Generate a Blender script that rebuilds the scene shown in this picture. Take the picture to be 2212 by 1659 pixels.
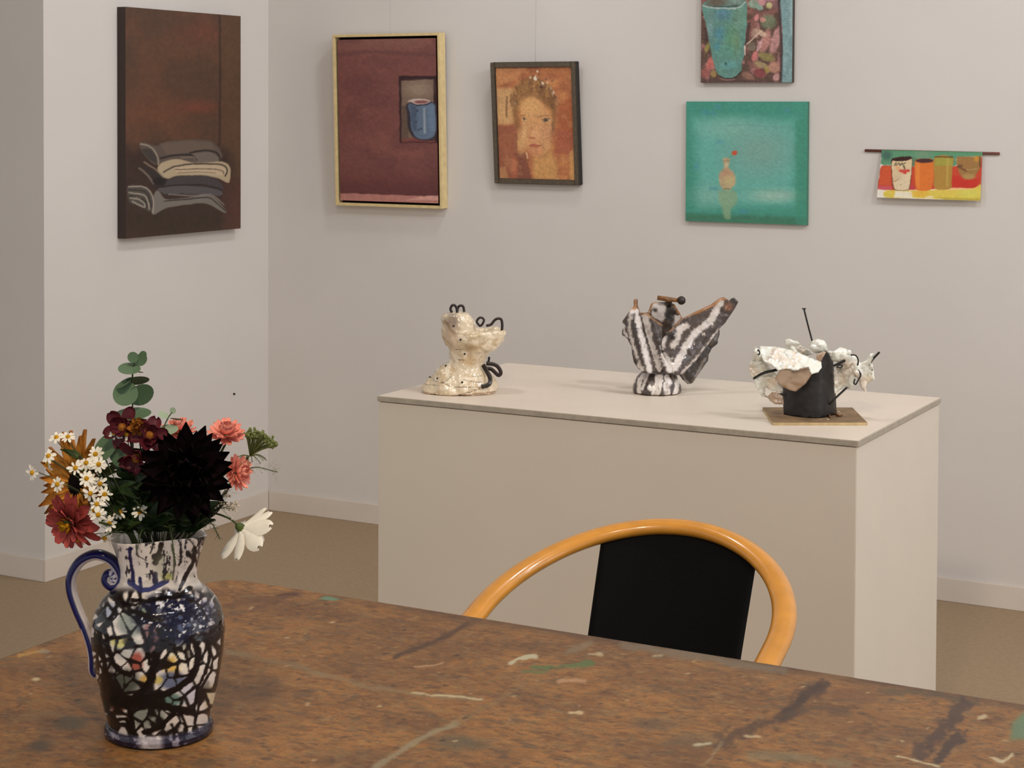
import bpy, bmesh, math, random
import numpy as np
from mathutils import Vector, Matrix
from mathutils.geometry import delaunay_2d_cdt

for o in list(bpy.data.objects):
    bpy.data.objects.remove(o, do_unlink=True)
S = bpy.context.scene
C = S.collection
rnd = random.Random(7)
PI = math.pi

# ------------------------------------------------------------------ camera
YAW, PITCH, ROLL, F, CY, CAMH = .4957, .0294, -.0045, 3853.96, 357.54, 1.55
_fw = np.array([-math.sin(YAW)*math.cos(PITCH), math.cos(YAW)*math.cos(PITCH), -math.sin(PITCH)])
_r0 = np.array([math.cos(YAW), math.sin(YAW), 0.0])
_d0 = np.cross(_fw, _r0)
RT = math.cos(ROLL)*_r0 + math.sin(ROLL)*_d0
DN = -math.sin(ROLL)*_r0 + math.cos(ROLL)*_d0
EYE = np.array([0, 0, CAMH])
cam_data = bpy.data.cameras.new('camera')
cam = bpy.data.objects.new('camera', cam_data)
C.objects.link(cam)
S.camera = cam
cam_data.sensor_fit = 'HORIZONTAL'
cam_data.sensor_width = 36.0
cam_data.lens = F/2212*36.0
cam_data.shift_y = -(829.5-CY)/2212
cam_data.clip_start = 0.05
cam.matrix_world = Matrix(((RT[0], -DN[0], -_fw[0], 0), (RT[1], -DN[1], -_fw[1], 0),
                           (RT[2], -DN[2], -_fw[2], CAMH), (0, 0, 0, 1)))

# ------------------------------------------------------------------ light
world = bpy.data.worlds.new('room_light')
S.world = world
world.use_nodes = True
bg = world.node_tree.nodes['Background']
bg.inputs[0].default_value = (.945, .965, 1.0, 1)
bg.inputs[1].default_value = .60

def area_light(name, loc, target, size, power, col, spread=PI):
    d = bpy.data.lights.new(name, 'AREA')
    d.shape = 'DISK'; d.size = size; d.energy = power; d.color = col; d.spread = spread
    o = bpy.data.objects.new(name, d); C.objects.link(o)
    o.location = loc
    o.rotation_euler = (Vector(target)-Vector(loc)).to_track_quat('-Z', 'Y').to_euler()
    return o
WARM = (.945, .965, 1.0)
WARM_FILL = (1.0, .82, .60)  # tint of the added fill over the table
area_light('ceiling_spot_or_fill', (.3, 3.6, 3.05), (-1.6, 4.9, .9), .28, 22, WARM)
area_light('ceiling_spot_or_fill', (-1.1, 3.9, 3.05), (-2.0, 4.4, .6), .28, 8, WARM)
area_light('ceiling_spot_or_fill', (-2.6, 3.4, 3.05), (-2.0, 4.6, .6), .28, 8, WARM)
area_light('ceiling_spot_or_fill', (-.2, 1.5, 3.05), (-1.3, 2.2, .7), .28, 9, WARM)
area_light('ceiling_spot_or_fill', (-.6, .6, 3.05), (-1.6, 3.4, .5), .28, 11, WARM_FILL, math.radians(95))  # added warm fill to brighten the plinth front, no known lamp here
area_light('ceiling_spot_or_fill', (-2.5, 4.9, 3.05), (-4.1, 4.9, .7), .28, 4, WARM, math.radians(110))  # fill added to lift the left wall, not a known fixture
area_light('ceiling_spot_or_fill', (1.8, 4.2, 3.05), (-.6, 5.6, 1.2), .30, 15, WARM)
win = bpy.data.lights.new('window_daylight', 'AREA')
win.shape = 'RECTANGLE'; win.size = 2.6; win.size_y = 1.9; win.energy = 24; win.color = (1.0, .98, .97)
wo = bpy.data.objects.new('window_daylight', win); C.objects.link(wo)
wo.location = (3.3, 3.6, 1.6); wo.rotation_euler = (0, math.radians(90), 0)

S.view_settings.view_transform = 'Standard'
S.view_settings.look = 'None'
S.view_settings.gamma = 1.0
S.view_settings.use_curve_mapping = False
S.view_settings.exposure = 0.12

# ------------------------------------------------------------------ pixel helpers (photo frame 2212 x 1659)
def ray(x, y):
    return _fw + RT*(x-1106)/F + DN*(y-CY)/F
def on_z(x, y, z):
    d = ray(x, y); return EYE + d*(z-CAMH)/d[2]
def on_y(x, y, Y):
    d = ray(x, y); return EYE + d*Y/d[1]
def on_x(x, y, X):
    d = ray(x, y); return EYE + d*X/d[0]
def at(x, y, D):
    return EYE + ray(x, y)*D
def project(P):
    q = np.asarray(P, float)-EYE
    z = q@_fw
    return 1106+F*(q@RT)/z, CY+F*(q@DN)/z, z

# ------------------------------------------------------------------ colour, noise and paint helpers
def lin(c):
    c = np.asarray(c, float)/255.0
    return np.where(c <= .04045, c/12.92, ((c+.055)/1.055)**2.4)
def rgba(c):
    l = lin(c); return (float(l[0]), float(l[1]), float(l[2]), 1.0)

def vnoise(x, y, seed=0):
    r = np.random.default_rng(seed).random((64, 64))
    xi = np.floor(x).astype(int); yi = np.floor(y).astype(int)
    fx = x-xi; fy = y-yi
    fx = fx*fx*(3-2*fx); fy = fy*fy*(3-2*fy)
    a = r[xi % 64, yi % 64]; b = r[(xi+1) % 64, yi % 64]
    c = r[xi % 64, (yi+1) % 64]; d = r[(xi+1) % 64, (yi+1) % 64]
    return (a*(1-fx)+b*fx)*(1-fy)+(c*(1-fx)+d*fx)*fy
def fbm(x, y, seed=0, octaves=4):
    t = 0; amp = .5; tot = 0
    for k in range(octaves):
        t = t+amp*vnoise(x*2**k+17*k, y*2**k+5*k, seed+k); tot += amp; amp *= .55
    return t/tot
def smooth(e0, e1, x):
    t = np.clip((x-e0)/(e1-e0), 0, 1); return t*t*(3-2*t)

def curve2(pts, closed):
    """Catmull-Rom through 2-D points, gently rounded"""
    P = [np.array(q, float) for q in pts]; n = len(P); out = []
    g = lambda i: P[i % n] if closed else P[max(0, min(n-1, i))]
    for i in range(n if closed else n-1):
        a, b, c, d = g(i-1), g(i), g(i+1), g(i+2)
        for t in (0, .25, .5, .75):
            out.append(tuple(.5*((2*b)+(-a+c)*t+(2*a-5*b+4*c-d)*t*t+(-a+3*b-3*c+d)*t**3)))
    if not closed: out.append(tuple(P[-1]))
    return out
class Paint:
    """colours (sRGB 0-255) of a cloud of surface points with drawing coordinates X, Y"""
    def __init__(self, X, Y, base, warp=0, wscale=.03, seed=1):
        self.X0, self.Y0 = X, Y
        self.X = X+warp*(fbm(X*wscale, Y*wscale, seed)-.5)*2
        self.Y = Y+warp*(fbm(X*wscale, Y*wscale, seed+40)-.5)*2
        self.c = np.tile(np.asarray(base, float), (len(X), 1))
        self.seed = seed
    def put(self, m, col, a=1.0):
        m = np.clip(m*a, 0, 1)[:, None]
        self.c = self.c*(1-m)+np.asarray(col, float)*m
    def seg(self, pts):
        d = np.full(len(self.X), 1e9)
        for (x0, y0), (x1, y1) in zip(pts[:-1], pts[1:]):
            dx, dy = x1-x0, y1-y0
            L = dx*dx+dy*dy+1e-9
            t = np.clip(((self.X-x0)*dx+(self.Y-y0)*dy)/L, 0, 1)
            d = np.minimum(d, np.hypot(self.X-x0-t*dx, self.Y-y0-t*dy))
        return d
    def stroke(self, pts, w, col, soft=None, a=1.0, rough=0, rs=.05):
        d = self.seg(curve2(pts, False) if len(pts) > 2 else pts)
        if rough:
            d = d+rough*(fbm(self.X0*rs, self.Y0*rs, self.seed+int(pts[0][0]) % 50)-.5)*2
        s = soft if soft is not None else max(w*.4, 1)
        self.put(1-smooth(w/2-s/2, w/2+s/2, d), col, a)
    def poly(self, pts, col, soft=6, a=1.0):
        if len(pts) > 6: pts = curve2(pts, True)
        inside = np.zeros(len(self.X), bool)
        n = len(pts)
        for i in range(n):
            x0, y0 = pts[i]; x1, y1 = pts[(i+1) % n]
            if y0 == y1:
                continue
            cond = ((y0 > self.Y) != (y1 > self.Y)) & (self.X < (x1-x0)*(self.Y-y0)/(y1-y0)+x0)
            inside ^= cond
        d = self.seg(list(pts)+[pts[0]])
        sd = np.where(inside, -d, d)
        self.put(1-smooth(-soft/2, soft/2, sd), col, a)
    def oval(self, cx, cy, rx, ry, col, soft=.15, a=1.0, rot=0):
        c, s = math.cos(rot), math.sin(rot)
        dx, dy = self.X-cx, self.Y-cy
        d = np.hypot((dx*c+dy*s)/rx, (-dx*s+dy*c)/ry)
        self.put(1-smooth(1-soft, 1+soft, d), col, a)
    def mottle(self, amp, scale, seed=3, stretch=1.0):
        n = fbm(self.X0*scale, self.Y0*scale*stretch, seed)-.5
        self.c = np.clip(self.c*(1+amp*2*n)[:, None], 0, 255)
    def tint(self, col, scale, thr, a=.5, seed=9, soft=.12, stretch=1.0):
        n = fbm(self.X0*scale, self.Y0*scale*stretch, seed)
        self.put(smooth(thr, thr+soft, n), col, a)

def set_colors(me, srgb, gain=1.0):
    n = len(me.vertices)
    a = me.color_attributes.new('Col', 'FLOAT_COLOR', 'POINT')
    buf = np.ones((n, 4), np.float32)
    buf[:, :3] = np.clip(lin(srgb)*gain, 0, .9)
    a.data.foreach_set('color', buf.ravel())

# ------------------------------------------------------------------ materials
def mat(name, col, rough=.5, noise=0, nscale=40, bump=0, bscale=80, spec=.5, coat=0, metal=0, noise_col=None, attr=False, detail=4):
    m = bpy.data.materials.new(name); m.use_nodes = True
    nt = m.node_tree; b = nt.nodes['Principled BSDF']
    b.inputs['Roughness'].default_value = rough
    b.inputs['Specular IOR Level'].default_value = spec
    b.inputs['Metallic'].default_value = metal
    b.inputs['Coat Weight'].default_value = coat
    b.inputs['Coat Roughness'].default_value = .08
    tc = nt.nodes.new('ShaderNodeTexCoord')
    if attr:
        at_ = nt.nodes.new('ShaderNodeVertexColor'); at_.layer_name = 'Col'
        src = at_.outputs['Color']
    else:
        rgb = nt.nodes.new('ShaderNodeRGB'); rgb.outputs[0].default_value = rgba(col)
        src = rgb.outputs[0]
    nz = nt.nodes.new('ShaderNodeTexNoise'); nz.inputs['Scale'].default_value = nscale; nz.inputs['Detail'].default_value = detail
    nt.links.new(tc.outputs['Object'], nz.inputs['Vector'])
    if noise:
        mr = nt.nodes.new('ShaderNodeMapRange')
        mr.inputs['From Min'].default_value = .3; mr.inputs['From Max'].default_value = .7
        if noise_col is None:
            mr.inputs['To Min'].default_value = 1-noise; mr.inputs['To Max'].default_value = 1+noise
            mx = nt.nodes.new('ShaderNodeVectorMath'); mx.operation = 'SCALE'
            nt.links.new(nz.outputs['Fac'], mr.inputs['Value'])
            nt.links.new(src, mx.inputs[0]); nt.links.new(mr.outputs[0], mx.inputs['Scale'])
            src = mx.outputs[0]
        else:
            mr.inputs['To Min'].default_value = 0; mr.inputs['To Max'].default_value = noise
            mx = nt.nodes.new('ShaderNodeMix'); mx.data_type = 'RGBA'
            nt.links.new(nz.outputs['Fac'], mr.inputs['Value'])
            nt.links.new(mr.outputs[0], mx.inputs['Factor'])
            nt.links.new(src, mx.inputs['A']); mx.inputs['B'].default_value = rgba(noise_col)
            src = mx.outputs['Result']
    nt.links.new(src, b.inputs['Base Color'])
    if bump:
        n2 = nt.nodes.new('ShaderNodeTexNoise'); n2.inputs['Scale'].default_value = bscale; n2.inputs['Detail'].default_value = 5
        nt.links.new(tc.outputs['Object'], n2.inputs['Vector'])
        bp = nt.nodes.new('ShaderNodeBump'); bp.inputs['Strength'].default_value = bump; bp.inputs['Distance'].default_value = .004
        nt.links.new(n2.outputs['Fac'], bp.inputs['Height'])
        nt.links.new(bp.outputs[0], b.inputs['Normal'])
    return m

M = {}
M['wall'] = mat('wall_paint', (222, 216, 210), .85, .02, 3, .05, 120, spec=.2)
M['skirting'] = mat('skirting_paint', (222, 211, 199), .55, .03, 6, .04, 60)
M['ceiling'] = mat('ceiling_paint', (225, 220, 214), .9, .02, 3)
M['floor'] = mat('concrete_floor', (156, 133, 104), .6, .09, 70, .10, 160, detail=10)
M['plinth'] = mat('plinth_paint', (224, 213, 198), .6, .02, 5, .03, 90)
M['plinth_top'] = mat('plinth_board', (226, 212, 196), .42, .02, 6, .02, 120)
M['plinth_edge'] = mat('plinth_board_edge', (176, 166, 150), .7, .12, 60)
M['table'] = mat('worn_tabletop', (150, 105, 62), .5, .15, 300, .15, 300, attr=True, detail=6)
M['table_wood'] = mat('table_wood', (112, 76, 46), .55, .2, 30, .1, 60)
M['painted'] = mat('oil_paint', (0, 0, 0), .55, .05, 300, .12, 260, attr=True)
M['watercolour'] = mat('paper_paint', (0, 0, 0), .8, .03, 200, .05, 200, attr=True)
M['glaze'] = mat('glossy_glaze', (0, 0, 0), .12, .04, 150, .10, 55, spec=.35, attr=True)
M['glaze_soft'] = mat('ceramic_glaze', (0, 0, 0), .28, .06, 120, .35, 70, coat=.3, attr=True)
M['cobalt'] = mat('cobalt_glaze', (22, 24, 92), .14, .3, 90, .1, 60, coat=.6)
M['beech'] = mat('varnished_beech', (214, 146, 54), .28, .10, 22, .03, 60, coat=.5)
M['black_fabric'] = mat('black_upholstery', (9, 8, 8), .85, .2, 300, .1, 300, spec=.15)
M['pine_frame'] = mat('pale_pine', (226, 202, 148), .55, .10, 50, .05, 80)
M['dark_frame'] = mat('dark_frame', (92, 80, 64), .5, .25, 120, .2, 120)
M['frame_side'] = mat('frame_side', (24, 21, 19), .6)
M['shadow_gap'] = mat('frame_back', (20, 9, 8), .9, spec=.1)
M['stick'] = mat('red_brown_stick', (108, 58, 46), .6, .15, 80)
M['wire'] = mat('nylon_line', (186, 178, 170), .5)
M['porcelain'] = mat('porcelain', (232, 220, 202), .16, .05, 30, .12, 45, coat=.5, noise_col=None)
M['bone'] = mat('bone_glaze', (214, 200, 172), .2, .45, 28, .22, 40, coat=.4, noise_col=(150, 130, 98))
M['strap'] = mat('brown_black_glaze', (42, 30, 26), .3, .3, 60, .1, 60)
M['iron'] = mat('black_iron', (26, 23, 22), .5, .3, 30, .15, 60)
M['wire_black'] = mat('black_wire', (22, 18, 16), .4)
M['plywood'] = mat('old_plywood', (150, 122, 88), .7, .55, 26, .2, 60, noise_col=(80, 62, 50))
M['ply_edge'] = mat('plywood_edge', (196, 172, 126), .7, .2, 60)
M['bronze'] = mat('bronze_glaze', (128, 86, 46), .3, .4, 90, .2, 90)
M['stem'] = mat('green_stem', (62, 74, 34), .6, .2, 60)
M['dark_stem'] = mat('dark_stem', (42, 38, 24), .6, .2, 60)
M['eucalyptus'] = mat('eucalyptus_leaf', (84, 108, 78), .55, .15, 40, spec=.3)
M['eucalyptus_pale'] = mat('young_leaf', (150, 166, 140), .55, .12, 60, spec=.3)
M['leaf'] = mat('dark_leaf', (40, 58, 26), .5, .25, 50, spec=.3)
M['leaf_mid'] = mat('mid_leaf', (70, 86, 34), .5, .25, 50, spec=.3)
M['umbel'] = mat('green_umbel', (104, 112, 58), .7, .3, 120)
M['black_petal'] = mat('black_red_petal', (14, 3, 5), .8, .3, 60, spec=.08)
M['black_disc'] = mat('black_disc', (10, 5, 5), .9, .3, 200, .5, 300, spec=.1)
M['amber_petal'] = mat('amber_petal', (226, 156, 58), .6, .7, 30, spec=.2, noise_col=(112, 46, 22))
M['pink_petal'] = mat('salmon_petal', (238, 158, 140), .6, .15, 60, spec=.2)
M['red_petal'] = mat('dusty_red_petal', (164, 72, 66), .6, .22, 60, spec=.2)
M['wine_petal'] = mat('wine_petal', (86, 26, 36), .55, .35, 50, spec=.25)
M['white_petal'] = mat('white_petal', (240, 234, 218), .6, .04, 60, spec=.2)
M['yellow'] = mat('yellow_disc', (204, 150, 34), .8, .25, 400, .4, 500, spec=.1)
M['gold'] = mat('gold_stamen', (158, 100, 40), .8, .4, 300, .4, 400, spec=.1)
M['lace'] = mat('lace_blossom', (206, 190, 170), .7, .15, 200)

# ------------------------------------------------------------------ object helpers
def link(name, me, m=None, parent=None):
    o = bpy.data.objects.new(name, me); C.objects.link(o)
    if m is not None and me is not None and not me.materials:
        me.materials.append(m)
    if parent is not None:
        o.parent = parent
    return o
def tag(o, label, cat, group=None):
    o['label'] = label; o['category'] = cat
    if group: o['group'] = group
    return o
def thing(name, loc, label, cat, group=None):
    o = bpy.data.objects.new(name, None); C.objects.link(o)
    o.location = Vector(loc); o.empty_display_size = .05
    return tag(o, label, cat, group)
def struct(o):
    o['kind'] = 'structure'; return o
def mesh(name, V, Fc, smooth_=False):
    me = bpy.data.meshes.new(name)
    me.from_pydata([tuple(map(float, v)) for v in V], [], [tuple(f) for f in Fc])
    if smooth_:
        me.shade_smooth()
    me.update()
    return me
def bm_mesh(name, bm, smooth_=False):
    me = bpy.data.meshes.new(name); bm.to_mesh(me); bm.free()
    if smooth_: me.shade_smooth()
    return me
def box_me(name, x0, x1, y0, y1, z0, z1, bevel=0):
    bm = bmesh.new()
    bmesh.ops.create_cube(bm, size=1)
    for v in bm.verts:
        v.co = Vector(((x0+x1)/2+v.co.x*(x1-x0), (y0+y1)/2+v.co.y*(y1-y0), (z0+z1)/2+v.co.z*(z1-z0)))
    if bevel:
        bmesh.ops.bevel(bm, geom=list(bm.edges), offset=bevel, segments=2, affect='EDGES')
    return bm_mesh(name, bm)
def tube_me(name, pts, rad, n=8, closed_ends=True, flat=None, up=None):
    """swept tube; rad number or list; flat=(a,b) elliptical section, up = reference normal"""
    P = [np.asarray(p, float) for p in pts]; N = len(P)
    R_ = rad if hasattr(rad, '__len__') else [rad]*N
    V, Fc = [], []
    prev = None
    for i in range(N):
        t = P[min(i+1, N-1)]-P[max(i-1, 0)]; t /= np.linalg.norm(t)+1e-12
        if up is not None:
            a = np.asarray(up, float)-np.dot(up, t)*t
        elif prev is None:
            a = np.cross(t, [0, 0, 1]) if abs(t[2]) < .9 else np.cross(t, [1, 0, 0])
        else:
            a = prev-np.dot(prev, t)*t
        a = a/(np.linalg.norm(a)+1e-12); prev = a
        b = np.cross(t, a)
        fa, fb = flat if flat else (1, 1)
        for k in range(n):
            w = 2*PI*k/n
            V.append(P[i]+R_[i]*(fa*math.cos(w)*a+fb*math.sin(w)*b))
    for i in range(N-1):
        for k in range(n):
            Fc.append((i*n+k, i*n+(k+1) % n, (i+1)*n+(k+1) % n, (i+1)*n+k))
    if closed_ends:
        Fc.append(tuple(range(n-1, -1, -1))); Fc.append(tuple((N-1)*n+k for k in range(n)))
    return mesh(name, V, Fc, True)
def spline(pts, n=24):
    """Catmull-Rom through the points"""
    P = [np.asarray(p, float) for p in pts]
    P = [2*P[0]-P[1]]+P+[2*P[-1]-P[-2]]
    out = []
    segs = len(P)-3
    for i in range(n+1):
        s = min(i/n*segs, segs-1e-9); k = int(s); t = s-k
        a, b, c, d = P[k:k+4]
        out.append(.5*((2*b)+(-a+c)*t+(2*a-5*b+4*c-d)*t*t+(-a+3*b-3*c+d)*t**3))
    return out
def grid_faces(nu, nv, wrap=False):
    i, j = np.meshgrid(np.arange(nu-1 if not wrap else nu), np.arange(nv-1), indexing='ij')
    a = i*nv+j; b = ((i+1) % nu)*nv+j
    return np.stack([a, b, b+1, a+1], -1).reshape(-1, 4)
def fast_mesh(name, V, quads, smooth_=True):
    me = bpy.data.meshes.new(name)
    V = np.asarray(V, np.float32); quads = np.asarray(quads, np.int32)
    me.vertices.add(len(V)); me.vertices.foreach_set('co', V.ravel())
    me.loops.add(quads.size); me.loops.foreach_set('vertex_index', quads.ravel())
    me.polygons.add(len(quads))
    me.polygons.foreach_set('loop_start', np.arange(0, quads.size, 4, dtype=np.int32))
    me.update(calc_edges=True); me.validate()
    if smooth_: me.shade_smooth()
    return me

# ================================================================== THE ROOM
XW, YWL, YPL = -4.1225, 5.636, 4.4035        # wall faces: left, back, pillar front
XB, YB, YPB = -4.1145, 5.628, 4.3955         # skirting faces
BH, CEIL = .0747, 3.1
struct(link('floor', box_me('floor', -9.5, 3.5, -1.6, YWL+.15, -.1, 0), M['floor']))
struct(link('ceiling', box_me('ceiling', -9.5, 3.5, -1.6, YWL+.15, CEIL, CEIL+.1), M['ceiling']))
struct(link('wall_back', box_me('wall_back', XW, 3.5, YWL, YWL+.15, 0, CEIL), M['wall']))
struct(link('wall_left', box_me('wall_left', XW-.15, XW, YPL+.15, YWL+.15, 0, CEIL), M['wall']))
struct(link('wall_pillar', box_me('wall_pillar', -9.5, XW, YPL, YPL+.15, 0, CEIL), M['wall']))
struct(link('baseboard_back', box_me('baseboard_back', XB, 3.5, YB, YWL, 0, BH, .0015), M['skirting']))
struct(link('baseboard_left', box_me('baseboard_left', XW, XB, YPB, YB, 0, BH, .0015), M['skirting']))
struct(link('baseboard_pillar', box_me('baseboard_pillar', -9.5, XW, YPB, YPL, 0, BH, .0015), M['skirting']))

# ================================================================== PLINTH
X0, X1, Y0, Y1, PH, TB = -2.3796, -1.1561, 3.7047, 4.3791, .85, .0135
t = thing('plinth', ((X0+X1)/2, (Y0+Y1)/2, 0), 'low white painted plinth with a thin board top carrying three ceramic sculptures', 'plinth')
tl = t.location
def rel(me, org):
    me.transform(Matrix.Translation(-Vector(org))); return me
link('body', rel(box_me('plinth_body', X0+.002, X1-.004, Y0+.003, Y1-.003, 0, PH-TB-.002, .0015), tl), M['plinth'], t)
tb = rel(box_me('plinth_board', X0, X1, Y0, Y1, PH-TB, PH, .0012), tl)
tb.materials.append(M['plinth_top']); tb.materials.append(M['plinth_edge'])
for p in tb.polygons:
    if abs(p.normal.z) < .5: p.material_index = 1
link('top_board', tb, None, t)

# ================================================================== TABLE
TZ, TX0, TX1, TY0, TY1, RC = .74, -1.906, .30, 1.27, 2.474, .05
t = thing('work_table', ((TX0+TX1)/2, (TY0+TY1)/2, 0), 'large worn brown work table with a paint-stained scratched top', 'table')
tl = t.location
NX, NY = 760, 430
gx = np.linspace(TX0, TX1, NX); gy = np.linspace(TY0, TY1, NY)
GX, GY = np.meshgrid(gx, gy, indexing='ij')
PX, PY = GX.copy(), GY.copy()
# round the corners: pull grid points inside the rounded outline
cxs = np.clip(PX, TX0+RC, TX1-RC); cys = np.clip(PY, TY0+RC, TY1-RC)
dx, dy = PX-cxs, PY-cys
m_ = np.maximum(np.abs(dx), np.abs(dy)); h_ = np.hypot(dx, dy)
k_ = np.where(h_ > 1e-9, m_/np.maximum(h_, 1e-9), 1)
PX = cxs+dx*k_; PY = cys+dy*k_
V3 = np.stack([PX.ravel(), PY.ravel(), np.full(PX.size, TZ)], 1)
ix, iy, _ = project(V3)
pt = Paint(ix, iy, (141, 97, 56), warp=6, wscale=.03, seed=5)
wx, wy = PX.ravel()*100, PY.ravel()*100      # centimetres on the table top
n1 = fbm(wx*.09, wy*.13, 11, 5); n2 = fbm(wx*.5, wy*.9, 12, 4); n3 = fbm(wx*1.6, wy*2.6, 13, 3)
pt.put(smooth(.45, .75, n1), (166, 116, 66), .7)
pt.put(smooth(.52, .30, n1), (112, 76, 48), .65)
pt.put(smooth(.58, .75, n2), (100, 64, 42), .55)
pt.put(smooth(.60, .80, fbm(wx*.35+9, wy*.35, 21)), (150, 120, 84), .5)
pt.put(smooth(.62, .74, fbm(wx*.28+40, wy*.5+7, 22)), (92, 74, 62), .45)
pt.put(smooth(.70, .80, n3), (70, 46, 32), .6)
pt.put(smooth(.72, .84, fbm(wx*1.1+3, wy*1.9, 31, 3)), (176, 146, 108), .45)
hf = fbm(wx*.8, wy*1.5, 61, 4); hf2 = fbm(wx*.9+30, wy*1.7, 62, 4); lf_ = fbm(wx*.16+5, wy*.22, 63, 4)
pt.put(smooth(.56, .70, hf), (180, 134, 82), .28); pt.put(smooth(.46, .30, hf), (96, 64, 40), .26)
pt.put(smooth(.60, .70, hf2)*smooth(.40, .60, lf_), (74, 56, 46), .5); pt.put(smooth(.62, .72, fbm(wx*1.1+8, wy*2.0, 64, 4))*smooth(.55, .42, lf_), (170, 140, 102), .4)
pt.put(smooth(.56, .68, fbm(wx*.9+60, wy*1.5, 65, 4)), (112, 96, 74), .4)
dark = (66, 46, 40); grey = (128, 118, 106); pale = (196, 182, 156)
# dark worn band along the far edge
edge = smooth(.045, .0, (TY1-PY.ravel()))*smooth(-1.75, -1.3, PX.ravel())
pt.put(edge*(.35+.9*fbm(wx*.25, wy*.6, 41)), (84, 60, 46), .8)
pt.stroke([(1350, 1392), (1450, 1410), (1600, 1432), (1690, 1450)], 16, (120, 108, 98), 12, .75, 5)
pt.stroke([(1900, 1492), (2010, 1500), (2110, 1520)], 13, (78, 70, 62), 10, .6, 5)
# long scratches and streaks running across the table
pt.stroke([(490, 1408), (640, 1440), (760, 1475), (900, 1500), (1040, 1508)], 9, (138, 118, 92), 8, .75, 4)
pt.stroke([(890, 1497), (960, 1503), (1042, 1509)], 4, pale, 3, .9, 1.5)
pt.stroke([(812, 1654), (880, 1612), (940, 1580), (985, 1560)], 13, (150, 138, 118), 7, .85, 4)
pt.stroke([(985, 1560), (1060, 1520), (1130, 1480)], 10, (128, 110, 86), 10, .4, 4)
pt.stroke([(850, 1420), (930, 1390), (1010, 1348)], 10, dark, 8, .75, 5)
pt.stroke([(960, 1372), (1040, 1340)], 12, (88, 62, 44), 10, .5, 5)
pt.stroke([(480, 1310), (560, 1296), (640, 1283)], 9, (100, 66, 44), 9, .6, 4)
pt.stroke([(540, 1320), (590, 1300), (650, 1278)], 8, (96, 62, 52), 8, .5, 4)
pt.stroke([(600, 1283), (642, 1284)], 6, (76, 44, 34), 5, .8, 2)
pt.stroke([(1560, 1600), (1640, 1570), (1700, 1540), (1740, 1505), (1775, 1482)], 26, dark, 16, .62, 22, .09); pt.stroke([(1700, 1545), (1740, 1505), (1785, 1478)], 20, (58, 42, 40), 12, .7, 16, .09)
pt.stroke([(1690, 1548), (1760, 1530), (1830, 1538)], 14, (84, 62, 48), 12, .6, 7)
pt.stroke([(1560, 1600), (1545, 1625), (1520, 1654)], 5, (160, 148, 130), 4, .6, 2)
pt.stroke([(1985, 1632), (2025, 1590), (2060, 1550), (2085, 1522)], 30, (70, 52, 50), 14, .8, 22, .09)
pt.stroke([(2025, 1640), (2045, 1615), (2075, 1592)], 26, (62, 46, 46), 12, .85, 18, .09)
pt.stroke([(1940, 1633), (1985, 1645), (2030, 1655)], 4, (200, 190, 170), 3, .9, 1.5)
pt.stroke([(1620, 1630), (1720, 1636), (1830, 1654)], 18, (132, 122, 100), 14, .6, 8)
pt.oval(152, 1562, 38, 14, (84, 76, 66), .6, .8); pt.oval(85, 1612, 26, 10, (70, 60, 52), .7, .7)
pt.oval(1000, 1605, 48, 16, (92, 84, 70), .7, .7); pt.oval(440, 1648, 30, 9, (88, 74, 64), .7, .6)
pt.oval(540, 1510, 60, 18, (104, 76, 54), .8, .5); pt.oval(1500, 1600, 60, 16, (110, 92, 74), .8, .5)
pt.oval(1410, 1565, 50, 12, (92, 76, 64), .7, .6); pt.oval(1840, 1500, 60, 14, (110, 74, 56), .8, .5)
pt.stroke([(1103, 1430), (1125, 1420), (1158, 1417)], 9, (190, 186, 170), 4, .95, 4)
pt.stroke([(1150, 1441), (1210, 1440), (1280, 1432)], 9, (84, 112, 70), 6, .85, 5)
pt.stroke([(1130, 1452), (1180, 1450)], 7, (96, 116, 78), 5, .7, 3)
pt.stroke([(1210, 1472), (1260, 1468)], 8, (196, 160, 134), 6, .7, 4)
pt.stroke([(1225, 1408), (1275, 1385)], 9, (132, 124, 116), 8, .55, 5)
pt.stroke([(1270, 1411), (1300, 1413)], 5, (186, 172, 150), 4, .8, 3)
pt.stroke([(1410, 1418), (1430, 1416)], 5, (176, 166, 150), 4, .7, 3)
pt.oval(713, 1293, 22, 4, (104, 142, 126), .4, .95); pt.oval(77, 1466, 10, 4, (206, 190, 160), .3, .95)
pt.stroke([(895, 1437), (955, 1434)], 4, (196, 164, 140), 3, .7, 2)
pt.stroke([(1500, 1608), (1535, 1606)], 6, (188, 182, 166), 4, .9, 3)
pt.stroke([(1230, 1540), (1255, 1541)], 6, (206, 184, 156), 4, .9, 2)
pt.stroke([(1610, 1590), (1640, 1592)], 5, (196, 180, 156), 4, .8, 2)
pt.stroke([(2140, 1636), (2165, 1642), (2185, 1630)], 8, (206, 194, 174), 4, .9, 4)
pt.stroke([(2112, 1550), (2128, 1549)], 6, (200, 190, 170), 4, .8, 2)
pt.poly([(2190, 1560), (2225, 1525), (2260, 1540), (2260, 1600), (2180, 1598)], (96, 132, 112), 16, .85)
pt.stroke([(40, 1415), (90, 1405)], 6, (206, 160, 86), 6, .7, 3); pt.oval(94, 1408, 12, 4, (150, 142, 134), .5, .8)
r2 = np.random.default_rng(3)
for k in range(130):
    qx = r2.uniform(TX0+.05, -.45); qy = r2.uniform(1.6, TY1-.02)
    px_, py_, _ = project(np.array([[qx, qy, TZ]])); px_, py_ = float(px_[0]), float(py_[0])
    cc = [dark, (58, 40, 34), (196, 178, 148), (84, 64, 58), (176, 150, 118)][k % 5]
    pt.oval(px_, py_, r2.uniform(2, 7), r2.uniform(1.2, 2.8), cc, .5, .75, r2.uniform(-.4, .1))
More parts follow.
